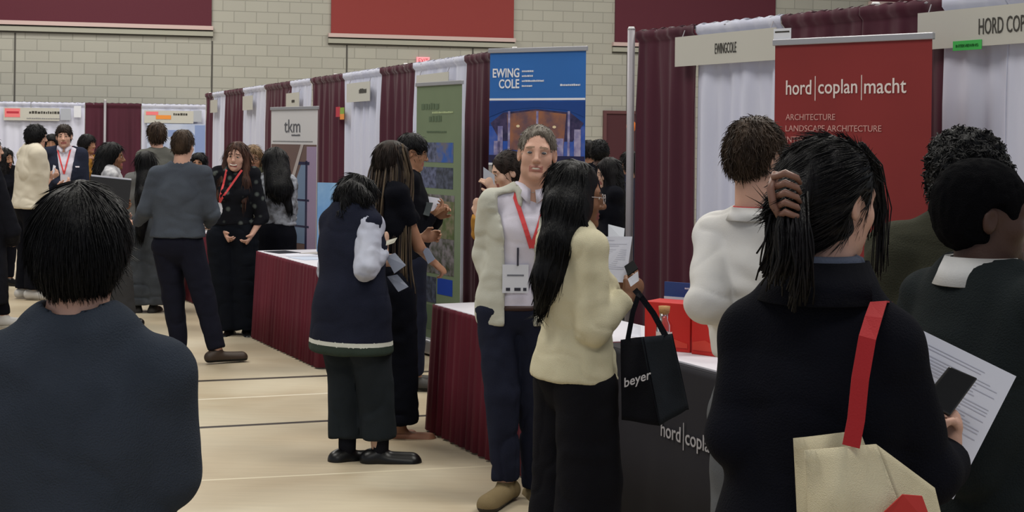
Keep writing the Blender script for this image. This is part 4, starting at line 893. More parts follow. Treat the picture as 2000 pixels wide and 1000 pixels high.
# ---- man in the pale jacket, facing us
def man_in_jacket():
    p = Person('person in an open pale jacket and white shirt with a red lanyard, facing the camera', 1012, 7.15, 1.835, 176, head=(1049, 303, -0.06), hyaw=6, hpitch=-2, hroll=-3, hs=1.08, sw=0.190, bulk=1.0, shz=0.785,
        arms={'R': ((948, 495, 0.06), (966, 590, -0.02), (0.1, 0, -1), (1, 0, 0), 30), 'L': ((1086, 490, 0.0), (1090, 590, 0.02))}, feet={'R': ((988, 945, -0.02), 28), 'L': ((1045, 955, 0.10), -10)},
        skin_m=S_l, vox=0.011, hvox=0.0038, smile=0.15, browc=(138, 112, 94), lipc=(160, 108, 98), jaw=1.28, neckr=1.15)
    sh = cloth('white_shirt', (212, 208, 222), (204, 200, 216), bump=0.1, bs=300)
    p.top('shirt', sh, 0.93, t=0.010, neck=0.004, fold=0.006, sleeve=0.55, seed=3, vneck=0.05)
    lv, lq = p.last
    for sx in (-1, 1):
        L = [np.array([p.nk[0] + sx * 0.062, p.nk[1] + 0.02, p.nk[2] + 0.045])]
        for t in np.linspace(0.10, 1, 9): L.append(p.surf(p.nk[0] + sx * 0.085 * (1 - t) + 0.006, p.nk[2] + (1.235 - p.nk[2]) * t, off=0.006))
        p.ribbon('lanyard', red_l, L, 0.022)
    q = p.surf(0.005, 1.20); k = MB(); k.tube([(q[0], q[1] + .004, 1.235), (q[0], q[1] + .006, 1.15)], 0.005, 6); k.build('lanyard_clip', [mat('badge_dark', (45, 45, 58), 0.5)], p.root)
    q = p.surf(0.015, 1.09, off=0.012); k = MB(); k.box((q[0] - 0.062, q[1] - 0.001, 1.02), (q[0] + 0.062, q[1] + 0.002, 1.155)); b_ = k.build('badge', [mat('badge_white', (206, 208, 218), 0.4)], p.root)
    k = MB()
    for a, w in ((0.035, 0.02), (-0.01, 0.03), (-0.045, 0.016)): k.box((q[0] + a - w / 2, q[1] + .002, 1.03), (q[0] + a + w / 2, q[1] + .0032, 1.045))
    k.build('badge_stripe', [mat('badge_dark', (0, 0, 0))], b_); k = MB(); k.box((q[0] - 0.04, q[1] + .002, 1.10), (q[0] + 0.04, q[1] + .003, 1.108)); k.build('badge_name', [mat('badge_grey', (110, 112, 122), 0.5)], b_)
    p.collar(sh, r=0.078, h=0.05, wing=0.055, tilt=0.016, name='shirt_collar')
    jm = cloth('stone_jacket', (188, 188, 178), (180, 180, 170), bump=0.15, bs=200, cr=0.7, csc=5)
    hy = 0.17
    p.top('jacket', jm, 0.86, t=0.024, loose=0.010, neck=0.012, fold=0.008, seed=8, r1=0.042, fsc=(9, 9, 12),
          open_=[(np.array([-0.005, 0.2, 1.02]), (0.070, 0.2, 0.30), None), (np.array([0.03, 0.2, 1.34]), (0.048, 0.2, 0.155), roty(0.20)), (np.array([-0.04, 0.2, 1.34]), (0.048, 0.2, 0.155), roty(-0.20))])
    p.pants('trousers', navy, t=0.014, top=0.955, fold=0.010, wide=(0.082, 0.066), fsc=(8, 8, 8))
    k = MB(); k.tube([(0.165 * math.cos(a), -0.01 + 0.123 * math.sin(a), 0.945) for a in np.linspace(0, 6.28, 30)], 0.014, 6); k.build('belt', [mat('brown_belt', (52, 32, 30), 0.5)], p.root, smooth=True)
    p.shoes(mat('tan_suede', (120, 104, 74), 0.9, bump=0.2, bscale=200), mat('dark_sole', (46, 40, 34), 0.7), L=0.31, w=0.052)
    p.hair(H_gr, 'short', n=2200, length=0.020, width=0.0024, lift=0.35, jit=0.35, vox=0.0045, noise=0.006, params=dict(th=0.006, flow='crown', fz=0.0, fh=0.108, nape=-0.035))
    p.eyes((70, 72, 78)); p.teeth(0.018)
man_in_jacket()
# ---- woman in the cream sweater
def woman_in_cream():
    p = Person('person in a cream knit sweater and black trousers holding up a printed page', 1130, 5.65, 1.655, 66, head=(1126, 388, 0.0), hyaw=20, hpitch=3, hs=0.99, fem=True, sw=0.155, bulk=1.0,
        arms={'R': ((1158, 640, -0.17), (1222, 582, -0.10), (0.55, 0.5, 0.45), (-0.3, 0.9, 0.2), 30), 'L': ((1165, 640, 0.22), (1205, 560, 0.20), (0.6, -0.1, 0.6), (0, -1, 0), 40)}, skin_m=S_b, vox=0.009, hvox=0.0038, lipc=(120, 66, 62), browc=(24, 18, 18))
    cm = cloth('cream_knit', (208, 201, 174), (200, 193, 166), bump=0.5, bs=420, cr=0.6, csc=4)
    p.top('sweater', cm, 0.845, t=0.024, loose=0.020, neck=0.0, fold=0.009, seed=11, r1=0.044, flare=0.02, fsc=(8, 8, 11), neckz=0.03)
    p.pants('trousers', cloth('black_trousers', (19, 19, 24)), t=0.018, wide=(0.120, 0.135), top=0.90, fold=0.008, thick=1.1); p.shoes(shoe_k)
    def ex(f):
        J = p.J; pts = [J(1114, 352, 0.0), J(1108, 405, -0.06), J(1094, 470, -0.10), J(1074, 540, -0.10), J(1056, 598, -0.08)]
        rs = [0.080, 0.088, 0.078, 0.066, 0.030]
        for a, b, ra, rb in zip(pts[:-1], pts[1:], rs[:-1], rs[1:]): f.cone(a, b, ra, rb, 0.03, flat=(0, 1, 0) if False else None)
        a, b = J(1150, 350, -0.06), J(1142, 470, -0.14); f.cone(J(1108, 345, -0.06), J(1108, 400, -0.10), 0.045, 0.04, 0.03); f.cone(J(1108, 400, -0.10), J(1140, 485, -0.12), 0.035, 0.012, 0.03)
    p.hair(H_k, 'tied', n=2600, length=0.06, width=0.0026, lift=-0.02, jit=0.02, vox=0.0065, noise=0.005, sc=40, params=dict(th=0.010, extra=ex, sag=0.1, nocut=1, ymax=0.02))
    J = p.J
    p.strands(H_k, [[J(1115, 345, -.06), J(1100, 430, -.15), J(1080, 520, -.17), J(1052, 612, -.14)], [J(1105, 350, 0), J(1082, 430, -.07), J(1062, 520, -.1), J(1042, 596, -.08)], [J(1130, 350, -.07), J(1135, 430, -.13), J(1150, 480, -.14), J(1140, 510, -.16)]], n=60, r=0.0035, spread=0.011, wav=0.003)
    p.glasses(mat('glasses_clear', (170, 160, 160), 0.2)); p.eyes((30, 20, 18))
    k = MB(); k.sphere(p.hf((0.088, -0.006, -0.034)), 0.006); k.build('earring', [mat('pearl', (220, 214, 206), 0.2)], p.root, smooth=True)
    return p
woman_in_cream()
# ---- person in the navy vest
def vest_person():
    p = Person('person in a long navy knit vest over a white shirt, back turned', 692, 8.0, 1.60, 38, head=(695, 392, 0.10), hyaw=25, hpitch=28, hs=0.93, fem=True, sw=0.155, bulk=1.08, shz=0.80,
        arms={'R': ((714, 526, -0.18), (750, 490, -0.03), (0.1, 0.3, 0.9), (-1, 0.2, 0), 45), 'L': 'front'}, feet={'R': ((742, 884, -0.02), 48), 'L': ((678, 884, 0.03), 25)}, skin_m=S_p, vox=0.011, hvox=0.005, hip_w=0.095)
    p.kleg = 0.008
    sh = cloth('white_cotton', (180, 184, 200), (168, 172, 190), bump=0.1, cr=0.8, csc=7)
    p.top('shirt', sh, 0.9, t=0.028, loose=0.0, neck=-0.002, fold=0.012, sleeve=1.0, r1=0.035, seed=4, fsc=(12, 12, 12), neckz=0.015)
    vest = cloth('navy_knit', (32, 35, 50), (28, 31, 45), bump=0.5, bs=300); vw = cloth('vest_cream', (196, 198, 190)); vg = cloth('vest_green', (50, 60, 54))
    def reg(c):
        z = c[:, 2] + 0.10 * c[:, 0] * 0; r = np.zeros(len(c), int); r[(z < 0.668) & (z > 0.642)] = 1; r[z <= 0.642] = 2; return r
    p.top('vest', vest, 0.595, t=0.034, loose=0.030, neck=0.012, fold=0.006, sleeve=0, seed=6, flare=0.035, mats=[vest, vw, vg], region=reg, fsc=(5, 5, 6))
    nb = p.nk; k = MB(); k.tube([(nb[0] + 0.072 * math.cos(a), nb[1] + 0.068 * math.sin(a), nb[2] + 0.03 - 0.012 * math.sin(a)) for a in np.linspace(0, 6.28, 28)], 0.008, 6); k.build('vest_collar', [vw], p.root, smooth=True)
    p.pants('trousers', cloth('charcoal_trousers', (38, 43, 48), (33, 38, 42)), t=0.02, wide=(0.100, 0.098), upto=0.80, fold=0.008, thick=1.1, fsc=(7, 7, 5))
    sock = cloth('dark_sock', (26, 27, 34))
    for q in 'LR': kn, an, t = p.leg[q]; k = MB(); k.tube([an - np.array([0, 0, 0.02]), an + np.array([0, 0.0, 0.14])], [0.046, 0.050], 14); k.build('sock', [sock], p.root, smooth=True)
    p.shoes(shoe_k, rubber, L=0.28, w=0.056)
    J = p.J
    def ex(f):
        f.cone(J(690, 375, .02), J(672, 415, -.02), 0.06, 0.03, 0.03); f.cone(J(708, 385, -.02), J(716, 425, -.02), 0.05, 0.02, 0.03)
    p.hair(H_k, 'long', n=1500, length=0.055, width=0.0035, lift=0.12, jit=0.15, vox=0.006, noise=0.010, sc=28, params=dict(th=0.018, flow='crown', extra=ex), name='hair')
    return p
vest_person()
# ---- woman with braids
def braids_woman():
    p = Person('person in a black short-sleeved top standing right behind the navy vest', 762, 8.65, 1.755, 62, head=(768, 318, 0.0), hyaw=5, hs=0.93, fem=True, sw=0.155,
        arms={'R': ((818, 482, -0.04), (846, 512, 0.12), (0.7, 0.3, -0.6), (-0.5, 0.3, -0.7), 35), 'L': 'front'}, feet={'R': ((780, 838, 0.0), 30), 'L': ((745, 834, 0.12), 20)}, skin_m=S_t, vox=0.012, hvox=0.005)
    p.top('top', blk, 0.9, t=0.018, loose=0.012, fold=0.008, sleeve=0.28, seed=9, r1=0.010)
    p.pants('trousers', cloth('black_wide_trousers', (16, 18, 26)), t=0.02, wide=(0.10, 0.115), upto=0.90, fold=0.010, thick=1.2)
    p.shoes(mat('tan_sandal', (150, 104, 82), 0.5), mat('sandal_sole', (110, 84, 66), 0.6), high=-0.02)
    p.hair(H_db, 'long', n=600, length=0.06, width=0.004, lift=0.05, jit=0.08, vox=0.007, params=dict(th=0.014))
    J = p.J; g = []
    for i in range(9):
        x = 718 + i * 9.0; g.append([J(745 + i * 5.0, 288, 0.08 - i * 0.022), J(727 + i * 9.0, 345, -0.05 - 0.05 * math.sin(i * .4)), J(719 + i * 9.0, 430, -0.13), J(x, 520, -0.15), J(x + 2, 600 - abs(i - 4) * 6, -0.15)])
    b1 = hairm('braid_brown', (70, 58, 50)); b2 = hairm('braid_dark', (40, 34, 34)); b3 = hairm('braid_light', (98, 84, 68))
    p.strands(b1, g, 'braids', n=135, r=0.0068, spread=0.016, taper=0.35, wav=0.006, mats=[b1, b2, b2, b3])
braids_woman()
# ---- man behind her
def man_behind_braids():
    p = Person('person in a black shirt holding a tablet before the green banner', 806, 10.3, 1.79, 84, head=(806, 300, 0.0), hyaw=4, hpitch=10, hs=0.98, sw=0.17, arms={'R': ((808, 470, -0.12), (842, 420, -0.05), (0.7, 0.2, 0.4), (-0.2, 0.2, 1), 35), 'L': ((824, 470, 0.18), (856, 424, 0.1))}, feet={'R': ((812, 738, -0.05), 10), 'L': ((800, 730, .1), 0)}, skin_m=S_t, vox=0.013, hvox=0.0055)
    p.top('shirt', blk, 0.9, t=0.018, loose=0.01, seed=14); p.pants('trousers', navy, t=0.016); p.shoes(mat('grey_shoe', (62, 60, 58), 0.6), rubber)
    p.hair(H_k, 'short', n=900, length=0.035, width=0.003, lift=0.3, params=dict(th=0.016, flow='crown', fh=0.07, fz=-0.03)); p.glasses(dgl)
man_behind_braids()
# ---- woman half hidden behind the man in the jacket
def woman_behind():
    p = Person('person in a mustard top raising a card, half hidden behind the pale jacket', 988, 9.35, 1.655, 240, head=(991, 338, 0.0), hyaw=14, hpitch=14, hs=1.0, fem=True, sw=0.15,
        arms={'R': ((938, 455, -0.1), (934, 420, -0.16), (-0.1, 0, 1), (0.6, 0.6, 0), 55), 'L': ((1000, 440, -0.1), (966, 376, -0.18))}, skin_m=S_p, vox=0.013, hvox=0.005, legs=True, browc=(70, 50, 40))
    p.top('top', cloth('mustard_knit', (170, 124, 58)), 0.9, t=0.018, loose=0.01, seed=15); p.pants('trousers', blk); p.shoes(shoe_k)
    p.hair(H_db, 'tied', n=500, length=0.05, width=0.003, lift=0.05, params=dict(th=0.010, flow='back')); p.eyes((50, 36, 30))
woman_behind()
# ---- dark-dressed people in the gap by the doorway
def gap_people():
    p = Person('person in a black jacket before the wall beside the maroon doorway, back turned', 1171, 16.5, 1.74, 10, skin_m=S_d, vox=0.016, hvox=0.009, sw=0.16); p.top('jacket', blk, 0.85, t=0.02, loose=0.02); p.pants('trousers', blk); p.shoes(shoe_k, vox=0.01)
    p.hair(H_k, 'bowl', n=900, length=0.04, width=0.006, lift=0.8, jit=0.7, params=dict(th=0.03, flow='out'))
    p = Person('person in black partly hidden by the right edge of the blue banner', 1150, 18.0, 1.74, 20, skin_m=S_b, vox=0.016, hvox=0.009, sw=0.16); p.top('jacket', blk, 0.85, t=0.02, loose=0.02); p.pants('trousers', blk); p.shoes(shoe_k, vox=0.01)
    p.hair(H_kb, 'long', n=300, length=0.05, width=0.006, params=dict(th=0.02))
    p = Person('person in a long black coat facing left with a grey leaflet', 1196, 13.0, 1.57, 262, head=(1188, 340, 0), skin_m=S_p, vox=0.014, hvox=0.006, fem=True, sw=0.16, arms={'R': ((1185, 440, -.1), (1180, 470, -.25)), 'L': ((1200, 450, .1), (1190, 470, -.1))}, hpitch=12, hs=1.0)
    p.top('coat', blk, 0.6, t=0.025, loose=0.02, flare=0.03); p.pants('trousers', blk); p.shoes(shoe_k, vox=0.01)
    p.hair(H_kb, 'long', n=500, length=0.07, width=0.005, lift=0.08, params=dict(th=0.016, extra=lambda f: f.cone(p.J(1196, 345, 0), p.J(1206, 410, -.05), 0.10, 0.09, 0.03)))
    p = Person('person in a dark navy coat right beside the near metal post', 1232, 13.9, 1.63, 330, head=(1229, 322, 0), skin_m=S_t, vox=0.014, hvox=0.007, sw=0.17)
    p.top('coat', cloth('navy_coat', (38, 38, 56)), 0.62, t=0.03, loose=0.03, flare=0.02); p.pants('trousers', blk); p.shoes(shoe_k, vox=0.01)
    p.hair(H_kb, 'short', n=600, length=0.04, width=0.005, params=dict(th=0.018, flow='crown'))
gap_people()
# ---- man in the grey sweater, back turned
def grey_sweater_man():
    p = Person('person in a slate grey sweater and black trousers, back turned, one foot stepping out', 350, 11.45, 1.795, 4, head=(358, 286, 0.02), hyaw=8, hpitch=4, hs=0.95, sw=0.195, bulk=1.08, shz=0.805,
        arms={'L': ((287, 408, 0.02), (268, 436, 0.22), (-0.8, 0.4, 0.1), (0, 0.3, 1), 40), 'R': ((413, 415, 0.02), (408, 440, 0.22), (-0.2, 1, 0), (-1, 0, 0), 30)}, feet={'L': ((350, 684, 0.05), -12), 'R': ((424, 686, -0.05), 55)}, skin_m=S_l, vox=0.012, hvox=0.0055)
    p.top('sweater', cloth('slate_sweater', (72, 78, 88), (66, 71, 81), bump=0.4), 0.965, t=0.024, loose=0.016, neck=0.0, fold=0.010, seed=21, r1=0.038, fsc=(5, 5, 10))
    p.pants('trousers', cloth('black_chinos', (24, 25, 36)), t=0.014, wide=(0.086, 0.066), fold=0.010, top=1.0); p.shoes(mat('brown_shoe', (58, 46, 38), 0.5), rubber, L=0.30)
    p.hair(H_br, 'short', n=1100, length=0.028, width=0.003, lift=0.15, params=dict(th=0.010, flow='crown', nape=-0.075))
grey_sweater_man()
# ---- smiling woman, floral blouse
def floral_woman():
    p = Person('person in a black floral blouse and red lanyard, smiling, hands held in front', 456, 13.1, 1.74, 176, head=(462, 308, -0.06), hyaw=8, hroll=-5, hs=1.04, fem=True, sw=0.165,
        arms={'R': ((425, 420, 0.05), (440, 455, -0.10)), 'L': ((512, 425, 0.0), (492, 458, -0.10))}, feet={'R': ((448, 646, 0), 12), 'L': ((482, 646, 0), -12)}, skin_m=S_l, vox=0.012, hvox=0.005, smile=0.9, lipc=(150, 80, 80), browc=(80, 56, 46))
    bk = cloth('floral_black', (22, 23, 28)); m = bpy.data.materials['floral_black']; N, L = wnodes(m); b = N['Principled BSDF']
    tc = N.new('ShaderNodeTexCoord'); v = N.new('ShaderNodeTexVoronoi'); v.inputs['Scale'].default_value = 13; L.new(tc.outputs['Object'], v.inputs[0]); r = N.new('ShaderNodeValToRGB'); L.new(v.outputs['Distance'], r.inputs[0])
    r.color_ramp.elements[0].color = lin((84, 90, 88)) + (1,); r.color_ramp.elements[1].color = lin((22, 23, 28)) + (1,); r.color_ramp.elements[0].position = 0.14; r.color_ramp.elements[1].position = 0.34; L.new(r.outputs[0], b.inputs['Base Color'])
    p.top('blouse', bk, 0.97, t=0.022, loose=0.014, neck=0.006, vneck=0.12, fold=0.009, seed=22, r1=0.035)
    p.lanyard(red_l, 1.17, xb=0.10, xs=0.07, w=0.018, bh=0.12, bw=0.09)
    p.pants('trousers', cloth('black_slacks', (18, 21, 28)), t=0.02, wide=(0.12, 0.13), fold=0.012, thick=1.25); p.shoes(shoe_k, rubber)
    J = p.J
    p.hair(H_rb, 'long', n=700, length=0.09, width=0.004, lift=0.04, jit=0.06, vox=0.0065, params=dict(th=0.010, extra=lambda f: [f.cone(p.hf((sx * 0.075, -0.03, 0.03)), p.hf((sx * 0.095, 0.0, -0.20)), 0.035, 0.045, 0.03) for sx in (-1, 1)] + [f.cone(p.hf((sx * 0.095, 0.0, -0.20)), p.hf((sx * 0.11, 0.055, -0.36)), 0.045, 0.02, 0.03) for sx in (-1, 1)]))
    p.eyes((60, 60, 50)); p.teeth(0.029, 0.0955, 0.011)
floral_woman()
def blonde_woman():
    p = Person('person in an olive cardigan peering out behind the floral blouse', 496, 14.15, 1.70, 190, head=(494, 312, -0.02), hyaw=-18, hroll=0, hs=0.98, fem=True, sw=0.15, skin_m=S_t, vox=0.013, hvox=0.0055, browc=(90, 70, 52), lipc=(150, 96, 86))
    p.top('cardigan', cloth('olive_cardigan', (70, 70, 56)), 0.9, t=0.02, loose=0.012); p.pants('trousers', blk); p.shoes(shoe_k, vox=0.01); p.eyes((60, 50, 40)); p.glasses(dgl)
    p.hair(H_bl, 'long', n=800, length=0.06, width=0.005, lift=0.12, jit=0.2, params=dict(th=0.016, curl=0.004, extra=lambda f: [f.cone(p.hf((sx * 0.08, -0.03, 0.02)), p.hf((sx * 0.09, 0.01, -0.17)), 0.04, 0.035, 0.03) for sx in (-1, 1)]))
blonde_woman()
def puffer_woman():
    p = Person('person in a grey quilted top and black skirt behind the table, back turned', 541, 13.5, 1.635, 20, head=(539, 320, 0.0), hs=1.02, fem=True, sw=0.16, bulk=1.12, skin_m=S_t, vox=0.012, hvox=0.006, arms={'L': ((512, 420, 0), (520, 465, 0.1)), 'R': ((566, 410, 0.02), (566, 450, 0.2))})
    qm = cloth('quilted_grey', (158, 162, 172), (96, 96, 100), vs=16)
    p.top('quilted_top', qm, 0.95, t=0.03, loose=0.01, neck=0.0, fold=0.012, fsc=(5, 5, 26), seed=31, sleeve=0.75, r1=0.045)
    p.skirt('skirt', blk, 0.28, 0.19, 0.24, ztop=1.0); p.shoes(shoe_k, vox=0.01)
    p.hair(H_k, 'long', n=600, length=0.08, width=0.005, lift=0.03, jit=0.06, params=dict(th=0.02, extra=lambda f: [f.cone(p.J(538, 315, -.02), p.J(546, 368, -.13), 0.115, 0.125, 0.03), f.cone(p.J(550, 360, -.12), p.J(566, 410, -.13), 0.07, 0.03, 0.03)]))
puffer_woman()
# ---- left group
def cream_tee_man():
    p = Person('person in a loose cream tee and black trousers holding a narrow leaflet', 60, 15.7, 1.885, 52, head=(72, 268, 0.0), hyaw=6, hpitch=6, hs=0.98, sw=0.19, bulk=1.05,
        arms={'R': ((78, 375, -0.1), (96, 350, 0.1), (0.7, 0.3, 0.5), (0, 0.5, 0.8), 35), 'L': ((70, 372, 0.3), (98, 345, 0.25))}, feet={'R': ((66, 568, -0.05), 40), 'L': ((48, 566, 0.1), 10)}, skin_m=S_l, vox=0.014, hvox=0.006)
    p.top('tee', cloth('cream_tee', (206, 198, 182), (198, 190, 174), bump=0.2), 0.97, t=0.030, loose=0.042, sleeve=0.62, r1=0.018, fold=0.013, seed=41, fsc=(5, 5, 6), flare=0.0); p.pants('trousers', blk, t=0.02, wide=(0.10, 0.10)); p.shoes(mat('white_shoe', (190, 188, 186), 0.5), vox=0.01, w=0.055, L=0.30)
    p.hair(H_k, 'bowl', n=900, length=0.035, width=0.004, lift=0.12, params=dict(th=0.014, flow='crown', nape=-0.05))
cream_tee_man()
def suit_man():
    p = Person('person in a dark navy suit and white shirt with a red lanyard', 128, 16.4, 1.885, 168, head=(125, 268, -0.03), hs=1.0, sw=0.19, bulk=1.03, hroll=3, smile=0.5,
        arms={'R': ((98, 350, 0.05), (118, 360, -0.22), (0.9, -0.2, 0.1), (0, 0.2, 0.8), 40), 'L': ((162, 360, 0.05), (150, 380, -0.15))}, skin_m=S_l, vox=0.014, hvox=0.0055, browc=(40, 30, 28))
    sh = cloth('white_shirt', (0, 0, 0)); p.top('shirt', sh, 0.98, t=0.012, neck=0.004, sleeve=0.5); p.lanyard(red_l, 1.32, xb=0.0, xs=0.07, w=0.016, bh=0.1); p.collar(sh, r=0.074, name='shirt_collar')
    p.top('suit_jacket', cloth('navy_suit', (40, 44, 60), (36, 40, 55)), 0.86, t=0.028, loose=0.014, fold=0.008, seed=42, r1=0.036, neck=0.014, open_=[(np.array([0, 0.2, 1.36]), (0.05, 0.2, 0.30), roty(0.16)), (np.array([-0.03, 0.2, 1.36]), (0.05, 0.2, 0.30), roty(-0.16))])
    q = p.surf(-0.13, 1.40, off=0.003); k = MB(); k.box((q[0] - 0.03, q[1] - .003, q[2] - 0.008), (q[0] + 0.03, q[1] + .004, q[2] + 0.008)); k.build('pocket_square', [sh], p.root)
    p.pants('trousers', navy); p.shoes(shoe_k, vox=0.01); p.hair(H_db, 'short', n=900, length=0.03, width=0.004, lift=0.25, params=dict(th=0.014, flow='crown', fz=-0.03, fh=0.09)); p.eyes((50, 40, 34))
suit_man()
def mustard_woman():
    p = Person('person in a mustard blouse before the maroon curtain at the back', 176, 18.3, 1.73, 150, head=(172, 283, 0), hyaw=-40, skin_m=S_t, vox=0.015, hvox=0.007, fem=True, sw=0.15, arms={'R': ((164, 360, 0), (180, 330, -.15)), 'L': ((194, 350, 0), (184, 318, -.15))})
    p.top('top', cloth('mustard_blouse', (150, 108, 48)), 0.85, t=0.03, loose=0.02); p.pants('trousers', blk); p.shoes(shoe_k, vox=0.012); p.hair(H_kb, 'bowl', n=400, length=0.04, width=0.006, params=dict(th=0.02, flow='crown'))
    p = Person('person in a grey jacket glimpsed between the cream tee and the navy suit', 100, 19.0, 1.72, 170, skin_m=S_t, vox=0.016, hvox=0.009, head=(101, 282, 0), sw=0.16)
    p.top('jacket', cloth('grey_jacket', (52, 56, 64)), 0.85, t=0.02, loose=0.02); p.pants('trousers', blk); p.shoes(shoe_k, vox=0.012); p.hair(H_k, 'bowl', n=300, length=0.04, width=0.006, params=dict(th=0.02, flow='crown'))
    p = Person('person in a black jacket at the left edge, behind the cream tee', 8, 17.0, 1.62, 120, skin_m=S_t, vox=0.015, hvox=0.008, head=(10, 312, 0), fem=True, sw=0.16)
    p.top('jacket', blk, 0.7, t=0.02, loose=0.02); p.pants('trousers', blk); p.shoes(shoe_k, vox=0.012); p.hair(H_kb, 'long', n=400, length=0.07, width=0.006, params=dict(th=0.018, extra=lambda f: f.cone(p.J(6, 312, 0), p.J(4, 350, -.05), 0.10, 0.07, 0.03)))
    p = Person('person in a long black coat cut off by the left edge', -22, 13.4, 1.72, 60, skin_m=S_l, vox=0.014, hvox=0.009, sw=0.19, feet={'R': ((8, 618, -0.03), 25), 'L': ((-30, 618, 0.1), 0)}, arms={'R': ((22, 450, -.05), (24, 470, 0.12))})
    p.top('coat', cloth('black_coat', (22, 23, 30)), 0.22, t=0.03, loose=0.035, flare=0.05); p.pants('trousers', blk); p.shoes(mat('white_shoe', (0, 0, 0)), vox=0.01); p.hair(H_kb, 'short', n=300, length=0.04, width=0.005)
mustard_woman()
def folder_woman():
    p = Person('person in a white blouse and dark grey trousers carrying a big black folder', 222, 13.6, 1.695, 78, head=(220, 308, 0.0), hyaw=6, hs=1.0, fem=True, sw=0.16, arms={'R': ((196, 392, -0.15), (222, 410, -0.28), (1, 0, 0), (0, 1, 0.2), 40), 'L': ((228, 392, 0.15), (246, 400, -0.05))}, feet={'R': ((236, 618, -0.05), 10), 'L': ((214, 612, .1), 0)}, skin_m=S_b, vox=0.013, hvox=0.0055)
    p.top('blouse', cloth('white_blouse', (196, 196, 200), (150, 150, 156), vs=20), 0.9, t=0.025, loose=0.02, fold=0.014, seed=51, r1=0.04); p.pants('trousers', cloth('dark_grey_trousers', (58, 58, 60)), t=0.02, wide=(0.12, 0.14), thick=1.15); p.shoes(shoe_k, vox=0.01)
    p.hair(H_k, 'long', n=600, length=0.06, width=0.005, lift=0.06, params=dict(th=0.016, extra=lambda f: [f.cone(p.J(206, 306, -.02), p.J(192, 352, -.08), 0.09, 0.07, 0.03)])); p.eyes((30, 20, 18))
    p = Person('person in a grey top and wide grey jeans, back turned, beside the slate sweater', 283, 14.7, 1.61, 350, head=(285, 322, 0), hs=0.95, fem=True, sw=0.15, skin_m=S_l, vox=0.013, hvox=0.007, arms={'L': ((262, 420, 0.05), (282, 442, 0.15)), 'R': 'front'}, feet={'L': ((268, 598, 0), -12), 'R': ((300, 598, 0), 12)})
    p.top('top', cloth('grey_top', (104, 104, 104)), 0.93, t=0.02, loose=0.015, seed=53); p.pants('jeans', cloth('grey_jeans', (74, 78, 84), (62, 66, 72)), t=0.02, wide=(0.13, 0.15), thick=1.15, fold=0.012); p.shoes(mat('grey_shoe', (0, 0, 0)), vox=0.01)
    p.hair(H_k, 'long', n=600, length=0.10, width=0.005, lift=0.02, jit=0.04, params=dict(th=0.022, extra=lambda f: [f.cone(p.J(286, 318, 0), p.J(284, 380, -.13), 0.10, 0.095, 0.03), f.cone(p.J(284, 380, -.13), p.J(274, 455, -.14), 0.09, 0.05, 0.03)]))
    p = Person('person in a grey-green jacket standing left behind the slate grey sweater', 318, 15.6, 1.88, 340, head=(305, 266, 0), hyaw=-12, hs=1.02, skin_m=S_l, vox=0.014, hvox=0.006, sw=0.18)
    p.top('jacket', cloth('sage_jacket', (92, 92, 88)), 0.9, t=0.025, loose=0.02, neck=-0.006, neckz=0.02); p.pants('trousers', blk); p.shoes(shoe_k, vox=0.012); p.hair(H_br, 'short', n=800, length=0.045, width=0.005, lift=0.35, params=dict(th=0.018, flow='crown'))
    p = Person('person glimpsed behind the right shoulder of the slate grey sweater', 389, 16.6, 1.50, 180, head=(388, 322, 0), skin_m=S_t, vox=0.015, hvox=0.008, fem=True, sw=0.15)
    p.top('jacket', blk, 0.8, t=0.02, loose=0.02); p.pants('trousers', blk); p.shoes(shoe_k, vox=0.012); p.hair(H_k, 'long', n=300, length=0.06, width=0.006, params=dict(th=0.02))
folder_woman()
# ================================================================= people close to the camera
# ---- young man at the lower left, back turned
def front_left():
    p = Person('person in a dark slate sweater at the lower left, nearest the camera, back turned', 158, 3.0, 1.635, 3, head=(160, 492, 0.02), hpitch=4, hs=0.95, sw=0.185, bulk=1.05, skin_m=S_l, vox=0.009, hvox=0.006, shz=0.772, nkh=0.046,
        arms={'R': ((322, 925, 0.0), (250, 985, 0.22)), 'L': ((-30, 925, 0.0), (60, 985, 0.22))})
    p.top('sweater', cloth('dark_slate_knit', (55, 61, 72), (49, 55, 65), bump=0.5, bs=300), 0.80, t=0.024, loose=0.016, neck=-0.004, fold=0.010, seed=61, fsc=(4, 4, 7), r1=0.045)
    k = MB(); nb = p.nk; k.tube([(nb[0] + 0.070 * math.cos(a), nb[1] + 0.068 * math.sin(a) + 0.004, nb[2] + 0.022 - 0.014 * math.sin(a)) for a in np.linspace(0, 6.28, 40)], 0.0085, 8); k.build('sweater_collar', [MATS['dark_slate_knit']], p.root, smooth=True)
    p.pants('trousers', blk); p.shoes(shoe_k, vox=0.01)
    p.hair(H_k, 'bowl', n=5200, length=0.045, width=0.0022, lift=0.02, jit=0.05, vox=0.005, noise=0.005, sc=30, params=dict(th=0.020, flow='crown', nape=-0.105, sag=0.15, low=0.070))
front_left()
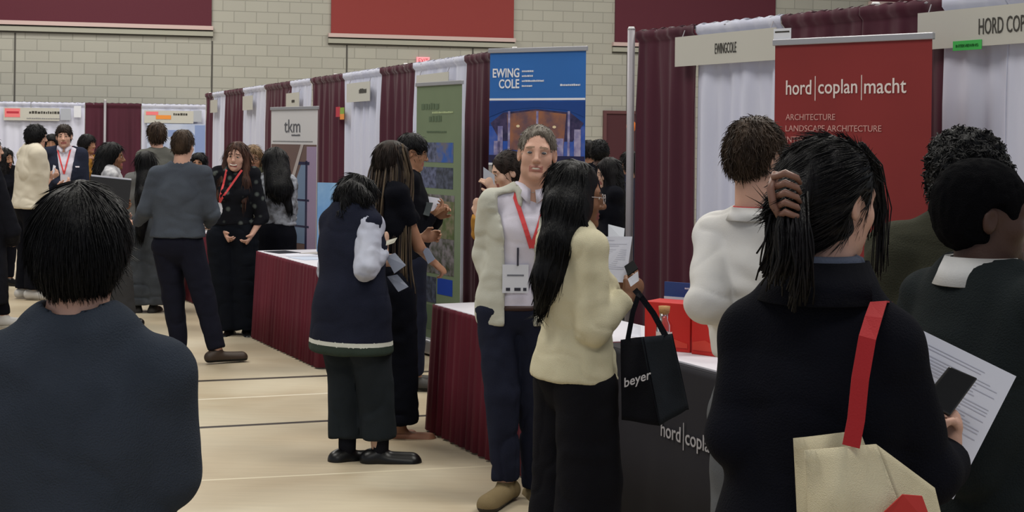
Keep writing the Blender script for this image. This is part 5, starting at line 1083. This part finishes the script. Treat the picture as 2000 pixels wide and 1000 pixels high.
# ---- woman in the black coat with the claw clip
def coat_woman():
    p = Person('person in a black coat with a brown claw clip, holding papers and a phone', 1590, 2.85, 1.765, 30, head=(1622, 398, 0.03), hyaw=24, hpitch=3, hs=0.93, fem=True, sw=0.140, bulk=1.0, skin_m=S_l, vox=0.009, hvox=0.0038, shz=0.772, nkh=0.046, neckr=1.05,
        arms={'R': ((1806, 920, -0.02), (1846, 900, 0.08), (0.08, 0.05, 1.0), (-0.8, -0.5, 0.1), 38), 'L': ((1446, 850, 0.02), (1500, 930, 0.22))})
    cm = cloth('black_wool', (16, 17, 25), (14, 15, 22), bump=0.4, bs=260)
    p.top('coat', cm, 0.60, t=0.024, loose=0.014, neck=0.004, fold=0.010, seed=71, fsc=(4, 4, 7), r1=0.050, flare=0.03, neckz=0.01)
    p.collar(cm, r=0.090, h=0.085, wing=0.03, tilt=0.030, name='coat_collar', zoff=0.0)
    k = MB(); nb = p.nk; k.tube([(nb[0] + 0.066 * math.cos(a), nb[1] + 0.066 * math.sin(a) + 0.004, nb[2] + 0.072) for a in np.linspace(0, 6.28, 40)], 0.016, 8); k.build('inner_collar', [cloth('blue_grey_shirt', (74, 80, 96))], p.root, smooth=True)
    p.pants('trousers', blk); p.shoes(shoe_k, vox=0.01)
    J = p.J
    def ex(f):
        f.cone(J(1560, 350, -.03), J(1535, 395, -.09), 0.040, 0.034, 0.03)
        f.cone(p.hf((-0.005, -0.055, -0.03)), p.hf((-0.02, -0.060, -0.125)), 0.055, 0.032, 0.03)
    p.hair(H_kb, 'tied', n=3000, length=0.06, width=0.0016, lift=-0.01, jit=0.02, vox=0.005, noise=0.003, sc=60, params=dict(th=0.013, flow='back', extra=ex, fh=0.10, sag=0.05, nocut=1))
    p.strands(H_kb, [[J(1545, 375, -.09), J(1530, 440, -.14), J(1532, 500, -.15), J(1522, 550, -.13)], [J(1560, 380, -.09), J(1560, 450, -.15), J(1566, 510, -.15), J(1558, 590, -.13)], [J(1535, 380, -.08), J(1515, 430, -.10), J(1520, 480, -.10), J(1500, 540, -.08)]], 'ponytail', n=220, r=0.0028, spread=0.011, wav=0.004)
    p.strands(H_kb, [[J(1680, 285, 0.02), J(1712, 330, .05), J(1722, 420, .08), J(1716, 540, .06)], [J(1660, 280, 0.0), J(1700, 320, .04), J(1716, 400, .07), J(1706, 470, .06)]], 'face_strands', n=60, r=0.0018, spread=0.007, wav=0.002)
    cl = mat('brown_clip', (122, 88, 76), 0.4); k = MB(); k.tube([J(1516, 338, -.12), J(1505, 370, -.135), J(1510, 400, -.135), J(1530, 432, -.13)], 0.008, 8)
    k.build('claw_clip', [cl], p.root, smooth=True); ck = [c for c in p.root.children if c.name.startswith('claw_clip')][0]
    for i in range(5):
        y = 346 + i * 19; k = MB(); k.tube([J(1510 + i * 2.5, y, -.13), J(1534, y - 8, -.155), J(1556, y + 1, -.142), J(1563, y + 12, -.12)], [0.0065, 0.007, 0.006, 0.004], 8); k.build('claw_tooth', [cl], ck, smooth=True)
    p.eyes((40, 30, 26))
    return p
cw = coat_woman()
# ---- man in profile at the right edge
def profile_man():
    p = Person('person in a dark green sweater with a white collar, in profile at the right edge', 1950, 3.40, 1.725, 66, head=(1926, 428, 0.0), hyaw=27, hs=0.96, sw=0.185, bulk=1.16, skin_m=S_d, vox=0.009, hvox=0.0045, shz=0.79, browc=(20, 14, 12), lipc=(84, 52, 48),
        arms={'R': ((1895, 900, -0.14), (1995, 905, 0.05)), 'L': 'front'})
    wc = cloth('collar_white', (196, 196, 196), (186, 186, 188), bump=0.15)
    p.top('sweater', cloth('dark_green_knit', (32, 37, 39), (28, 33, 35), bump=0.5), 0.85, t=0.028, loose=0.018, neck=0.014, fold=0.009, seed=81, fsc=(4, 4, 7), r1=0.045)
    p.collar(wc, r=0.080, h=0.068, wing=0.05, tilt=0.022, name='shirt_collar', zoff=0.012)
    p.pants('trousers', blk); p.shoes(shoe_k, vox=0.01)
    p.hair(mat('hair_afro', (10, 10, 13), 0.95, bump=0.6, bscale=350, spec=0.04), 'short', n=0, vox=0.0045, noise=0.002, sc=90, params=dict(th=0.016, flow='out', curl=0.002, fz=-0.03, fh=0.10, nape=-0.06))
    p.eyes((30, 20, 16))
profile_man()
def olive_man():
    p = Person('person in an olive green sweater, back turned, behind the white collar', 1872, 3.85, 1.79, 12, head=(1888, 360, 0.0), hs=0.97, sw=0.185, bulk=1.12, skin_m=S_l, vox=0.010, hvox=0.006, shz=0.815, neckr=1.0)
    p.top('sweater', cloth('olive_knit', (60, 60, 50), (54, 54, 45), bump=0.5), 0.85, t=0.026, loose=0.02, neck=0.0, fold=0.010, seed=91, fsc=(4, 4, 7)); p.pants('trousers', blk); p.shoes(shoe_k, vox=0.01)
    p.hair(H_k, 'bowl', n=4200, length=0.030, width=0.0028, lift=0.8, jit=0.8, vox=0.006, noise=0.010, sc=40, params=dict(th=0.020, flow='out', curl=0.010, nape=-0.09))
olive_man()
def white_shirt_man():
    p = Person('person in a rolled-sleeve white shirt and grey trousers, back turned', 1508, 4.55, 1.80, 42, head=(1480, 312, 0.0), hyaw=10, hpitch=6, hs=0.92, sw=0.165, bulk=1.0, skin_m=S_l, vox=0.010, hvox=0.0055, shz=0.808,
        arms={'L': ((1382, 588, -0.10), (1436, 628, 0.12), (0.6, 0.7, 0.0), (0.5, -0.5, 0), 40), 'R': 'front'})
    p.top('shirt', cloth('crisp_white_shirt', (206, 204, 202), (196, 195, 196), bump=0.1, cr=0.9, csc=5), 1.08, t=0.022, loose=0.012, neck=0.0, fold=0.013, seed=101, sleeve=0.74, r1=0.030, fsc=(6, 6, 9))
    p.collar(MATS['crisp_white_shirt'], r=0.076, h=0.035, wing=0.03, tilt=0.014, name='shirt_collar'); p.ribbon('lanyard', red_l, [np.array([p.nk[0] + 0.072 * math.cos(a), p.nk[1] + 0.074 * math.sin(a), p.nk[2] + 0.036]) for a in np.linspace(-3.6, 0.4, 18)], 0.014, wdir=(0, 0, 1) if False else None)
    p.pants('trousers', cloth('grey_trousers', (92, 94, 98), (84, 86, 90), bump=0.2), t=0.018, wide=(0.095, 0.085), fold=0.012, top=1.12, fsc=(6, 6, 6)); p.shoes(shoe_k, vox=0.01)
    p.hair(H_br, 'short', n=3600, length=0.032, width=0.0024, lift=0.45, jit=0.45, vox=0.0055, noise=0.006, sc=30, params=dict(th=0.012, flow='crown', nape=-0.075))
white_shirt_man()
# ================================================================= things held or lying about
def sheet_obj(name, corners, m, th, label, cat, group=None, lines=None, linem=None):
    """a thin rectangle through four photo corners given as (x, y, Y)"""
    c = [P(*q) for q in corners]; o0 = sum(c, Vector()) / 4; ex_ = (c[1] - c[0]); ez = (c[3] - c[0]); n = ex_.cross(ez).normalized()
    if n.y > 0: n = -n
    k = MB(); vs = [q - o0 for q in c] + [q - o0 - n * th for q in c]
    k.add(vs, [(0, 1, 2, 3), (7, 6, 5, 4), (0, 4, 5, 1), (1, 5, 6, 2), (2, 6, 7, 3), (3, 7, 4, 0)]); o = k.build(name, [m]); o.location = o0; tag(o, label, cat, group)
    if lines:
        k = MB(); rg = random.Random(5)
        for (v0, v1, u0, u1) in lines:
            def pt(u, v): return (c[0] + ex_ * u + ez * v + (c[2] - c[1] - ez) * u * v) - o0 + n * 0.0008
            k.add([pt(u0, v0), pt(u1, v0), pt(u1, v1), pt(u0, v1)], [(0, 1, 2, 3)])
        k.build('printed_lines', [linem or mat('print_grey', (150, 152, 166), 0.7)], o)
    return o
rg = random.Random(3)
def textlines(n, a=0.1, b=0.9, top=0.08, bot=0.92, h=0.35):
    out = []
    for i in range(n):
        v = top + (bot - top) * i / n
        if rg.random() < 0.12: continue
        out.append((v, v + (bot - top) / n * h, a, b - rg.random() * 0.35 * (rg.random() < 0.4)))
    return out
pw = mat('bright_paper', (212, 214, 228), 0.6)
# papers of the woman in the coat
sheet_obj('paper_stack', [(1797, 643, 3.03), (1985, 735, 3.08), (1862, 975, 2.98), (1762, 905, 2.95)], pw, 0.003, 'sheaf of white printed papers held by the wearer of the black coat', 'papers', lines=textlines(30, top=0.08, bot=0.8, h=0.22), linem=mat('print_faint', (176, 178, 194), 0.7))
o = sheet_obj('smartphone', [(1855, 714, 2.96), (1911, 738, 2.96), (1857, 812, 2.90), (1800, 782, 2.90)], phone_m, 0.009, 'black smartphone held over the printed papers', 'phone')
bv = o.modifiers.new('b', 'BEVEL'); bv.width = 0.004; bv.segments = 3
# cream tote with red strap
tm = cloth('cream_canvas', (206, 196, 168), (198, 188, 160), bump=0.4, bs=500)
rs = mat('red_strap', (156, 28, 34), 0.8, bump=0.2, bscale=300)
def tote():
    Y = 2.56; o0 = P(1700, 1000, Y); r = empty('tote_bag', (o0.x, Y, 0), 0, 'cream canvas tote bag with red straps on the shoulder of the black coat', 'bag')
    rows = []
    for i in range(12):
        v = i / 11; row = []
        for j in range(15):
            u = j / 14; x = (1572 + 4 * v * 3) + (1712 + 95 * v - (1572 + 12 * v)) * u; y = 880 - 12 * u + v * 250; q = P(x, y, Y - 0.05 * math.sin(math.pi * u) * min(1, v * 2 + .2) + 0.012 * math.sin(9 * u + 5 * v)) - Vector((o0.x, Y, 0)); row.append(tuple(q))
        rows.append(row)
    k = MB(); k.sheet(rows, 0.004); k.build('front_side', [tm], r, smooth=True)
    rows2 = []
    for i in range(12):
        v = i / 11; row = []
        for j in range(9):
            u = j / 8; x = 1712 + 90 * v + (1826 - 1712 - 70 * v + 20 * v) * u; y = 868 + v * 250 + 85 * u * (1 - v); q = P(x, y, Y + 0.01 + 0.12 * u) - Vector((o0.x, Y, 0)); row.append(tuple(q))
        rows2.append(row)
    k = MB(); k.sheet(rows2, 0.004); k.build('side_gusset', [tm], r, smooth=True)
    rows3 = [[(a[0], a[1] + 0.12 + 0.02 * math.sin(a[0] * 9), a[2]) for a in rr] for rr in rows]; k = MB(); k.sheet(rows3, 0.004); k.build('back_side', [tm], r, smooth=True)
    pp = [P(1662, 872, Y - 0.02), P(1672, 820, Y - .01), P(1680, 740, Y + 0.0), P(1694, 660, Y + 0.02), P(1706, 620, Y + 0.06), P(1716, 590, Y + 0.13), P(1728, 592, Y + .34)]
    strap(r, [q - Vector((o0.x, Y, 0)) for q in pp], 0.030, rs, side=Vector((1, 0, 0.1)))
    a = [q - Vector((o0.x, Y, 0)) for q in (P(1725, 1000, Y - 0.055), P(1762, 965, Y - 0.03), P(1800, 968, Y + .0), P(1826, 1040, Y - .0), P(1720, 1040, Y - .05))]
    k = MB(); k.add([v - Vector((0, 0.004, 0)) for v in a] + a, [(0, 1, 2, 3, 4), (9, 8, 7, 6, 5)] + [(i, (i + 1) % 5, 5 + (i + 1) % 5, 5 + i) for i in range(5)]); k.build('printed_panel', [mat('red_print', (176, 46, 42), 0.7)], r)
def strap(r, pts, w, m, th=0.003, name='strap', side=None, n=Vector((0, -1, 0))):
    k = MB(); vs = []
    for i, p in enumerate(pts):
        d = (pts[min(i + 1, len(pts) - 1)] - pts[max(i - 1, 0)]).normalized(); a = d.cross(n); a = a.normalized() if side is None else (side - d * side.dot(d)).normalized(); nn = a.cross(d).normalized()
        for sa, sn in ((-1, -1), (1, -1), (1, 1), (-1, 1)): vs.append(p + a * sa * w / 2 + nn * sn * th / 2)
    q = len(pts); fs = [(i * 4 + j, i * 4 + (j + 1) % 4, i * 4 + 4 + (j + 1) % 4, i * 4 + 4 + j) for i in range(q - 1) for j in range(4)] + [(3, 2, 1, 0), (q * 4 - 4, q * 4 - 3, q * 4 - 2, q * 4 - 1)]
    k.add(vs, fs); return k.build(name, [m], r, smooth=False)
tote()
# black tote of the woman in cream
def black_tote():
    Y = 5.42; o0 = P(1280, 740, Y); r = empty('tote_bag', (o0.x, Y, 0), 0, 'black tote bag with grey lettering hanging from the arm of the cream sweater', 'bag'); O = Vector((o0.x, Y, 0))
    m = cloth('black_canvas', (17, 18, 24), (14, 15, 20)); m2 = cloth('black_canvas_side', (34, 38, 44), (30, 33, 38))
    def grid(c, name, mm, nb=0.012):
        a, b_, c_, d = [P(*q) - O for q in c]; rows = []
        for i in range(14):
            v = i / 13; rows.append([tuple((a.lerp(b_, u)).lerp(d.lerp(c_, u), v) + Vector((0, -nb * math.sin(math.pi * u) * math.sin(math.pi * v) + 0.006 * math.sin(7 * u + 6 * v), 0))) for u in np.linspace(0, 1, 14)])
        k = MB(); k.sheet(rows, 0.004); k.build(name, [mm], r, smooth=True)
    grid([(1212, 664, Y), (1258, 660, Y - .10), (1290, 832, Y - .08), (1214, 820, Y + .02)], 'front_side', m)
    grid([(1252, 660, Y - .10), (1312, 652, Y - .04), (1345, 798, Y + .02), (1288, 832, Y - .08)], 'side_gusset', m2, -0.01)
    grid([(1222, 662, Y + .10), (1314, 652, Y + .02), (1346, 800, Y + .06), (1222, 818, Y + .12)], 'back_side', m)
    strap(r, [P(1226, 664, Y - .04) - O, P(1236, 610, Y - .03) - O, P(1246, 580, Y - .02) - O, P(1252, 572, Y + .04) - O], 0.018, m)
    strap(r, [P(1300, 656, Y - .06) - O, P(1276, 612, Y - .03) - O, P(1252, 580, Y - .01) - O, P(1240, 566, Y + .04) - O], 0.022, m)
    a, b_ = P(1219, 762, Y - 0.035), P(1271, 745, Y - 0.135); d = b_ - a; R = Matrix.Translation(a - O) @ Matrix(((d.x / d.length, 0, 0), (d.y / d.length, 1, 0), (d.z / d.length, 0, 1))).to_4x4()
    text('beyer', 0, 0, d.length, 0.045, -0.006, wg, r, bold=0.01, R=R)
black_tote()
sheet_obj('paper_sheet', [(1158, 462, 5.74), (1235, 462, 5.84), (1222, 552, 5.80), (1150, 548, 5.70)], pw, 0.0006, 'printed white page held up by the wearer of the cream sweater', 'paper', lines=textlines(20, h=0.25), linem=mat('print_faint', (0, 0, 0)))
o = sheet_obj('smartphone', [(1219, 520, 5.46), (1237, 508, 5.46), (1246, 524, 5.44), (1226, 538, 5.44)], phone_m, 0.008, 'small black phone in the hand of the cream sweater wearer', 'phone')
sheet_obj('paper_sheet', [(1226, 545, 5.40), (1246, 530, 5.42), (1248, 548, 5.42), (1232, 560, 5.40)], pw, 0.001, 'folded white leaflet in the hand of the cream sweater wearer', 'paper')
sheet_obj('paper_sheet', [(1188, 438, 12.7), (1220, 446, 12.7), (1218, 470, 12.6), (1188, 470, 12.6)], pg, 0.002, 'grey leaflet held up by the black coat wearer near the doorway', 'paper')
# vest person holds folded leaflets
sheet_obj('brochure', [(733, 440, 8.0), (750, 444, 8.0), (744, 480, 7.97), (730, 476, 7.97)], mat('ivory_paper', (196, 194, 180), 0.6), 0.003, 'small ivory booklet standing in the hand of the navy vest wearer', 'booklet')
sheet_obj('brochure', [(746, 472, 7.95), (776, 464, 8.0), (770, 474, 7.98), (746, 482, 7.92)], mat('ivory_paper', (0, 0, 0)), 0.002, 'flat ivory card held beside the small booklet', 'card')
sheet_obj('plastic_sleeve', [(752, 500, 7.95), (772, 494, 7.95), (793, 518, 7.9), (770, 534, 7.9)], mat('grey_plastic', (116, 122, 138), 0.25), 0.003, 'shiny grey plastic sleeve below the booklet, upper of two', 'leaflet')
sheet_obj('plastic_sleeve', [(756, 540, 7.95), (776, 536, 7.95), (798, 560, 7.9), (778, 570, 7.9)], mat('grey_plastic', (0, 0, 0)), 0.003, 'shiny grey plastic sleeve, lower of two, under the puffed sleeve', 'leaflet')
# tablet and camera by the green banner
sheet_obj('tablet', [(810, 392, 10.2), (846, 396, 10.2), (838, 422, 10.16), (806, 414, 10.16)], mat('tablet_screen', (52, 60, 64), 0.3), 0.008, 'dark tablet with a white rim held before the green banner', 'tablet')
sheet_obj('notebook', [(816, 380, 10.3), (862, 388, 10.34), (858, 402, 10.32), (840, 424, 10.28)], pw, 0.012, 'open white notebook behind the tablet by the green banner', 'notebook')
sheet_obj('paper_roll', [(824, 486, 8.6), (836, 484, 8.6), (850, 506, 8.6), (836, 516, 8.6)], mat('grey_blue_paper', (138, 146, 168), 0.6), 0.01, 'grey-blue paper in the hand of the black short-sleeved top wearer', 'paper')
sheet_obj('paper_card', [(944, 326, 9.15), (966, 342, 9.15), (966, 366, 9.15), (944, 356, 9.15)], pg, 0.002, 'pale card held up by the mustard top wearer', 'card')
# black folder
sheet_obj('folder', [(176, 344, 13.30), (256, 352, 13.30), (250, 406, 13.26), (178, 402, 13.26)], mat('black_folder', (26, 26, 30), 0.5), 0.02, 'large black folder with white pages carried by the white blouse wearer', 'folder')
sheet_obj('paper_sheet', [(178, 341, 13.31), (256, 349, 13.31), (256, 356, 13.31), (178, 349, 13.31)], pw, 0.01, 'white pages sticking out of the black folder', 'paper')
sheet_obj('paper_sheet', [(104, 322, 15.84), (109, 324, 15.84), (105, 350, 15.8), (100, 348, 15.8)], pw, 0.002, 'narrow leaflet in the hand of the cream tee wearer', 'paper')
sheet_obj('paper_sheet', [(394, 420, 15.3), (424, 424, 15.25), (422, 452, 15.2), (398, 451, 15.25)], mat('grey_leaflet', (170, 166, 164), 0.6), 0.003, 'grey and white leaflets standing on the table behind the grey sweater', 'leaflet')
# ---- things on the black table
redm = mat('red_box', (186, 34, 28), 0.45)
def red_bag(x0, x1, yb, yt, Y, label, ry):
    a, b_ = P(x0, yb, Y), P(x1, yb, Y + ry); w = (b_ - a).length; r = empty('red_box', (a.x, a.y, 0.772), math.atan2(b_.y - a.y, b_.x - a.x), label, 'box', 'red boxes on the black table'); h = P(x0, yt, Y).z - 0.772
    k = MB(); k.box((0, 0, 0), (w, 0.16, h)); k.build('box_body', [redm], r, bevel=0.003)
    k = MB(); k.prism([(w * .05, 0.02), (w * .95, 0.02), (w * .95, h * .18), (w * .5, h * .30), (w * .05, h * .24)], -0.003, -0.0005); k.build('front_pocket', [mat('red_flap', (196, 60, 46), 0.35)], r)
    return r, w, h
r1, w1, h1 = red_bag(1258, 1347, 700, 588, 6.95, 'red box on the black table behind the small corked bottle', -0.12)
r2, w2, h2 = red_bag(1350, 1404, 704, 592, 6.80, 'red box on the black table beside the white shirt sleeve', -0.10)
k = MB(); k.box((0.0, -0.001, h1 + 0.0), (w1, 0.05, h1 + 0.004)); 
a = P(1265, 585, 7.02); b_ = P(1346, 580, 6.9); r = empty('brochure', (a.x, a.y, 0.772), math.atan2(b_.y - a.y, b_.x - a.x), 'blue brochure standing up behind the red boxes', 'brochure'); w = (b_ - a).length
k = MB(); k.box((0, 0.17, 0), (w, 0.18, P(1265, 555, 7.02).z - 0.772)); k.build('brochure_cover', [mat('brochure_blue', (44, 68, 128), 0.4)], r)
zt = P(1265, 555, 7.02).z - 0.772; k = MB(); k.box((0, 0.167, zt - 0.085), (w, 0.17, zt - 0.07)); k.build('white_band', [pw], r); smudge(r, w * .5, zt - 0.03, w * .42, 0.008, pw, y=0.17)
q = P(1297, 702, 6.6); r = empty('bottle', (P(1297, 650, 6.74).x, 6.74, 0.772), 0, 'small clear bottle with a cork stopper before the red box', 'bottle')
gm = bpy.data.materials.new('clear_glass'); gm.use_nodes = True; g = gm.node_tree.nodes['Principled BSDF']; g.inputs['Transmission Weight'].default_value = 1; g.inputs['Roughness'].default_value = 0.05; g.inputs['Base Color'].default_value = (.9, .9, .9, 1)
k = MB(); k.tube([(0, 0, 0), (0, 0, 0.004), (0, 0, 0.14), (0, 0, 0.165), (0, 0, 0.20)], [0.034, 0.036, 0.036, 0.022, 0.022], 18); k.build('bottle_glass', [gm], r, smooth=True)
k = MB(); k.tube([(0, 0, 0.195), (0, 0, 0.225)], [0.024, 0.027], 14); k.build('cork', [mat('cork', (176, 134, 88), 0.8, bump=0.3, bscale=200)], r, smooth=True)
k = MB(); k.tube([(0, 0, 0.03), (0, 0, 0.11)], 0.0368, 18, cap=False); k.build('label', [mat('bottle_label', (206, 196, 196), 0.5)], r, smooth=True)
sheet_obj('leaflet', [(1231, 632, 7.0), (1250, 636, 6.95), (1252, 660, 6.9), (1226, 656, 6.95)], pw, 0.002, 'white leaflets lying past the handles of the black tote', 'leaflet')
# ---- on the aisle tables
def lie(t, x, y, w, d, m, label, cat, rz=0.1, h=0.003, name='paper_sheet', grp=None):
    k = MB(); k.box((-w / 2, -d / 2, 0), (w / 2, d / 2, h)); o = k.build(name, [m]); on_table(t, o, x, y, 0.7625, rz); return tag(o, label, cat, grp)
lie(t2, 0.25, 0.15, 0.28, 0.21, mat('dark_brochure', (38, 40, 48), 0.4), 'dark brochure lying at the far left end of the skirted table', 'brochure', 0.2, name='brochure')
lie(t2, 0.62, 0.22, 0.22, 0.28, pw, 'white page lying in the middle of the table left of the navy vest', 'paper', -0.3); lie(t2, 0.95, 0.16, 0.30, 0.21, mat('blue_tint_paper', (186, 196, 216), 0.5), 'bluish page lying nearest the navy vest on the table', 'paper', 0.15)
lie(t2, 0.45, 0.42, 0.21, 0.28, mat('grey_leaflet', (0, 0, 0)), 'grey leaflet lying at the back of the table left of the navy vest', 'leaflet', 0.5, name='leaflet')
def plant():
    r = on_table(t2, empty('potted_plant', (0, 0, 0), 0, 'small leafy plant in a white pot on the skirted table', 'plant'), 0.82, 0.42)
    k = MB(); k.tube([(0, 0, 0), (0, 0, 0.09), (0, 0, 0.095)], [0.032, 0.042, 0.038], 16); k.build('pot', [mat('white_pot', (206, 208, 208), 0.4)], r, smooth=True); k = MB(); rg = random.Random(9)
    for i in range(60):
        a = rg.uniform(0, 6.28); e = rg.uniform(0.1, 1.3); L = rg.uniform(0.07, 0.15); d = Vector((math.cos(a) * math.cos(e), math.sin(a) * math.cos(e), math.sin(e))); s_ = d.cross(Vector((0, 0, 1))).normalized() * 0.018; o_ = Vector((0, 0, 0.09)); m_ = o_ + d * L
        up = Vector((0, 0, 0.003)); vs = [o_ + d * L * .35, m_ * 1 - d * L * .25 + s_, m_, m_ - d * L * .25 - s_]; k.add(vs + [v + up for v in vs], [(0, 1, 2, 3), (7, 6, 5, 4), (0, 4, 5, 1), (1, 5, 6, 2), (2, 6, 7, 3), (3, 7, 4, 0)], mi=i % 2)
    k.build('leaves', [mat('leaf_green', (98, 118, 62), 0.5), mat('leaf_lime', (150, 160, 92), 0.5)], r)
plant()
def display():
    q = P(641, 425, 12.55); r = empty('display_board', (q.x - 0.06, 12.42, 0.7625), -0.4, 'pale blue display screen standing on the table behind the navy vest', 'display')
    k = MB(); k.box((-0.02, 0, 0.03), (0.30, 0.012, 0.61)); k.build('screen', [mat('screen_blue', (140, 178, 216), 0.4, rgb2=(112, 156, 206), vscale=4)], r); k = MB(); k.box((0.05, -0.06, 0), (0.22, 0.10, 0.03)); k.build('stand', [mat('rail_silver', (0, 0, 0))], r)
display()
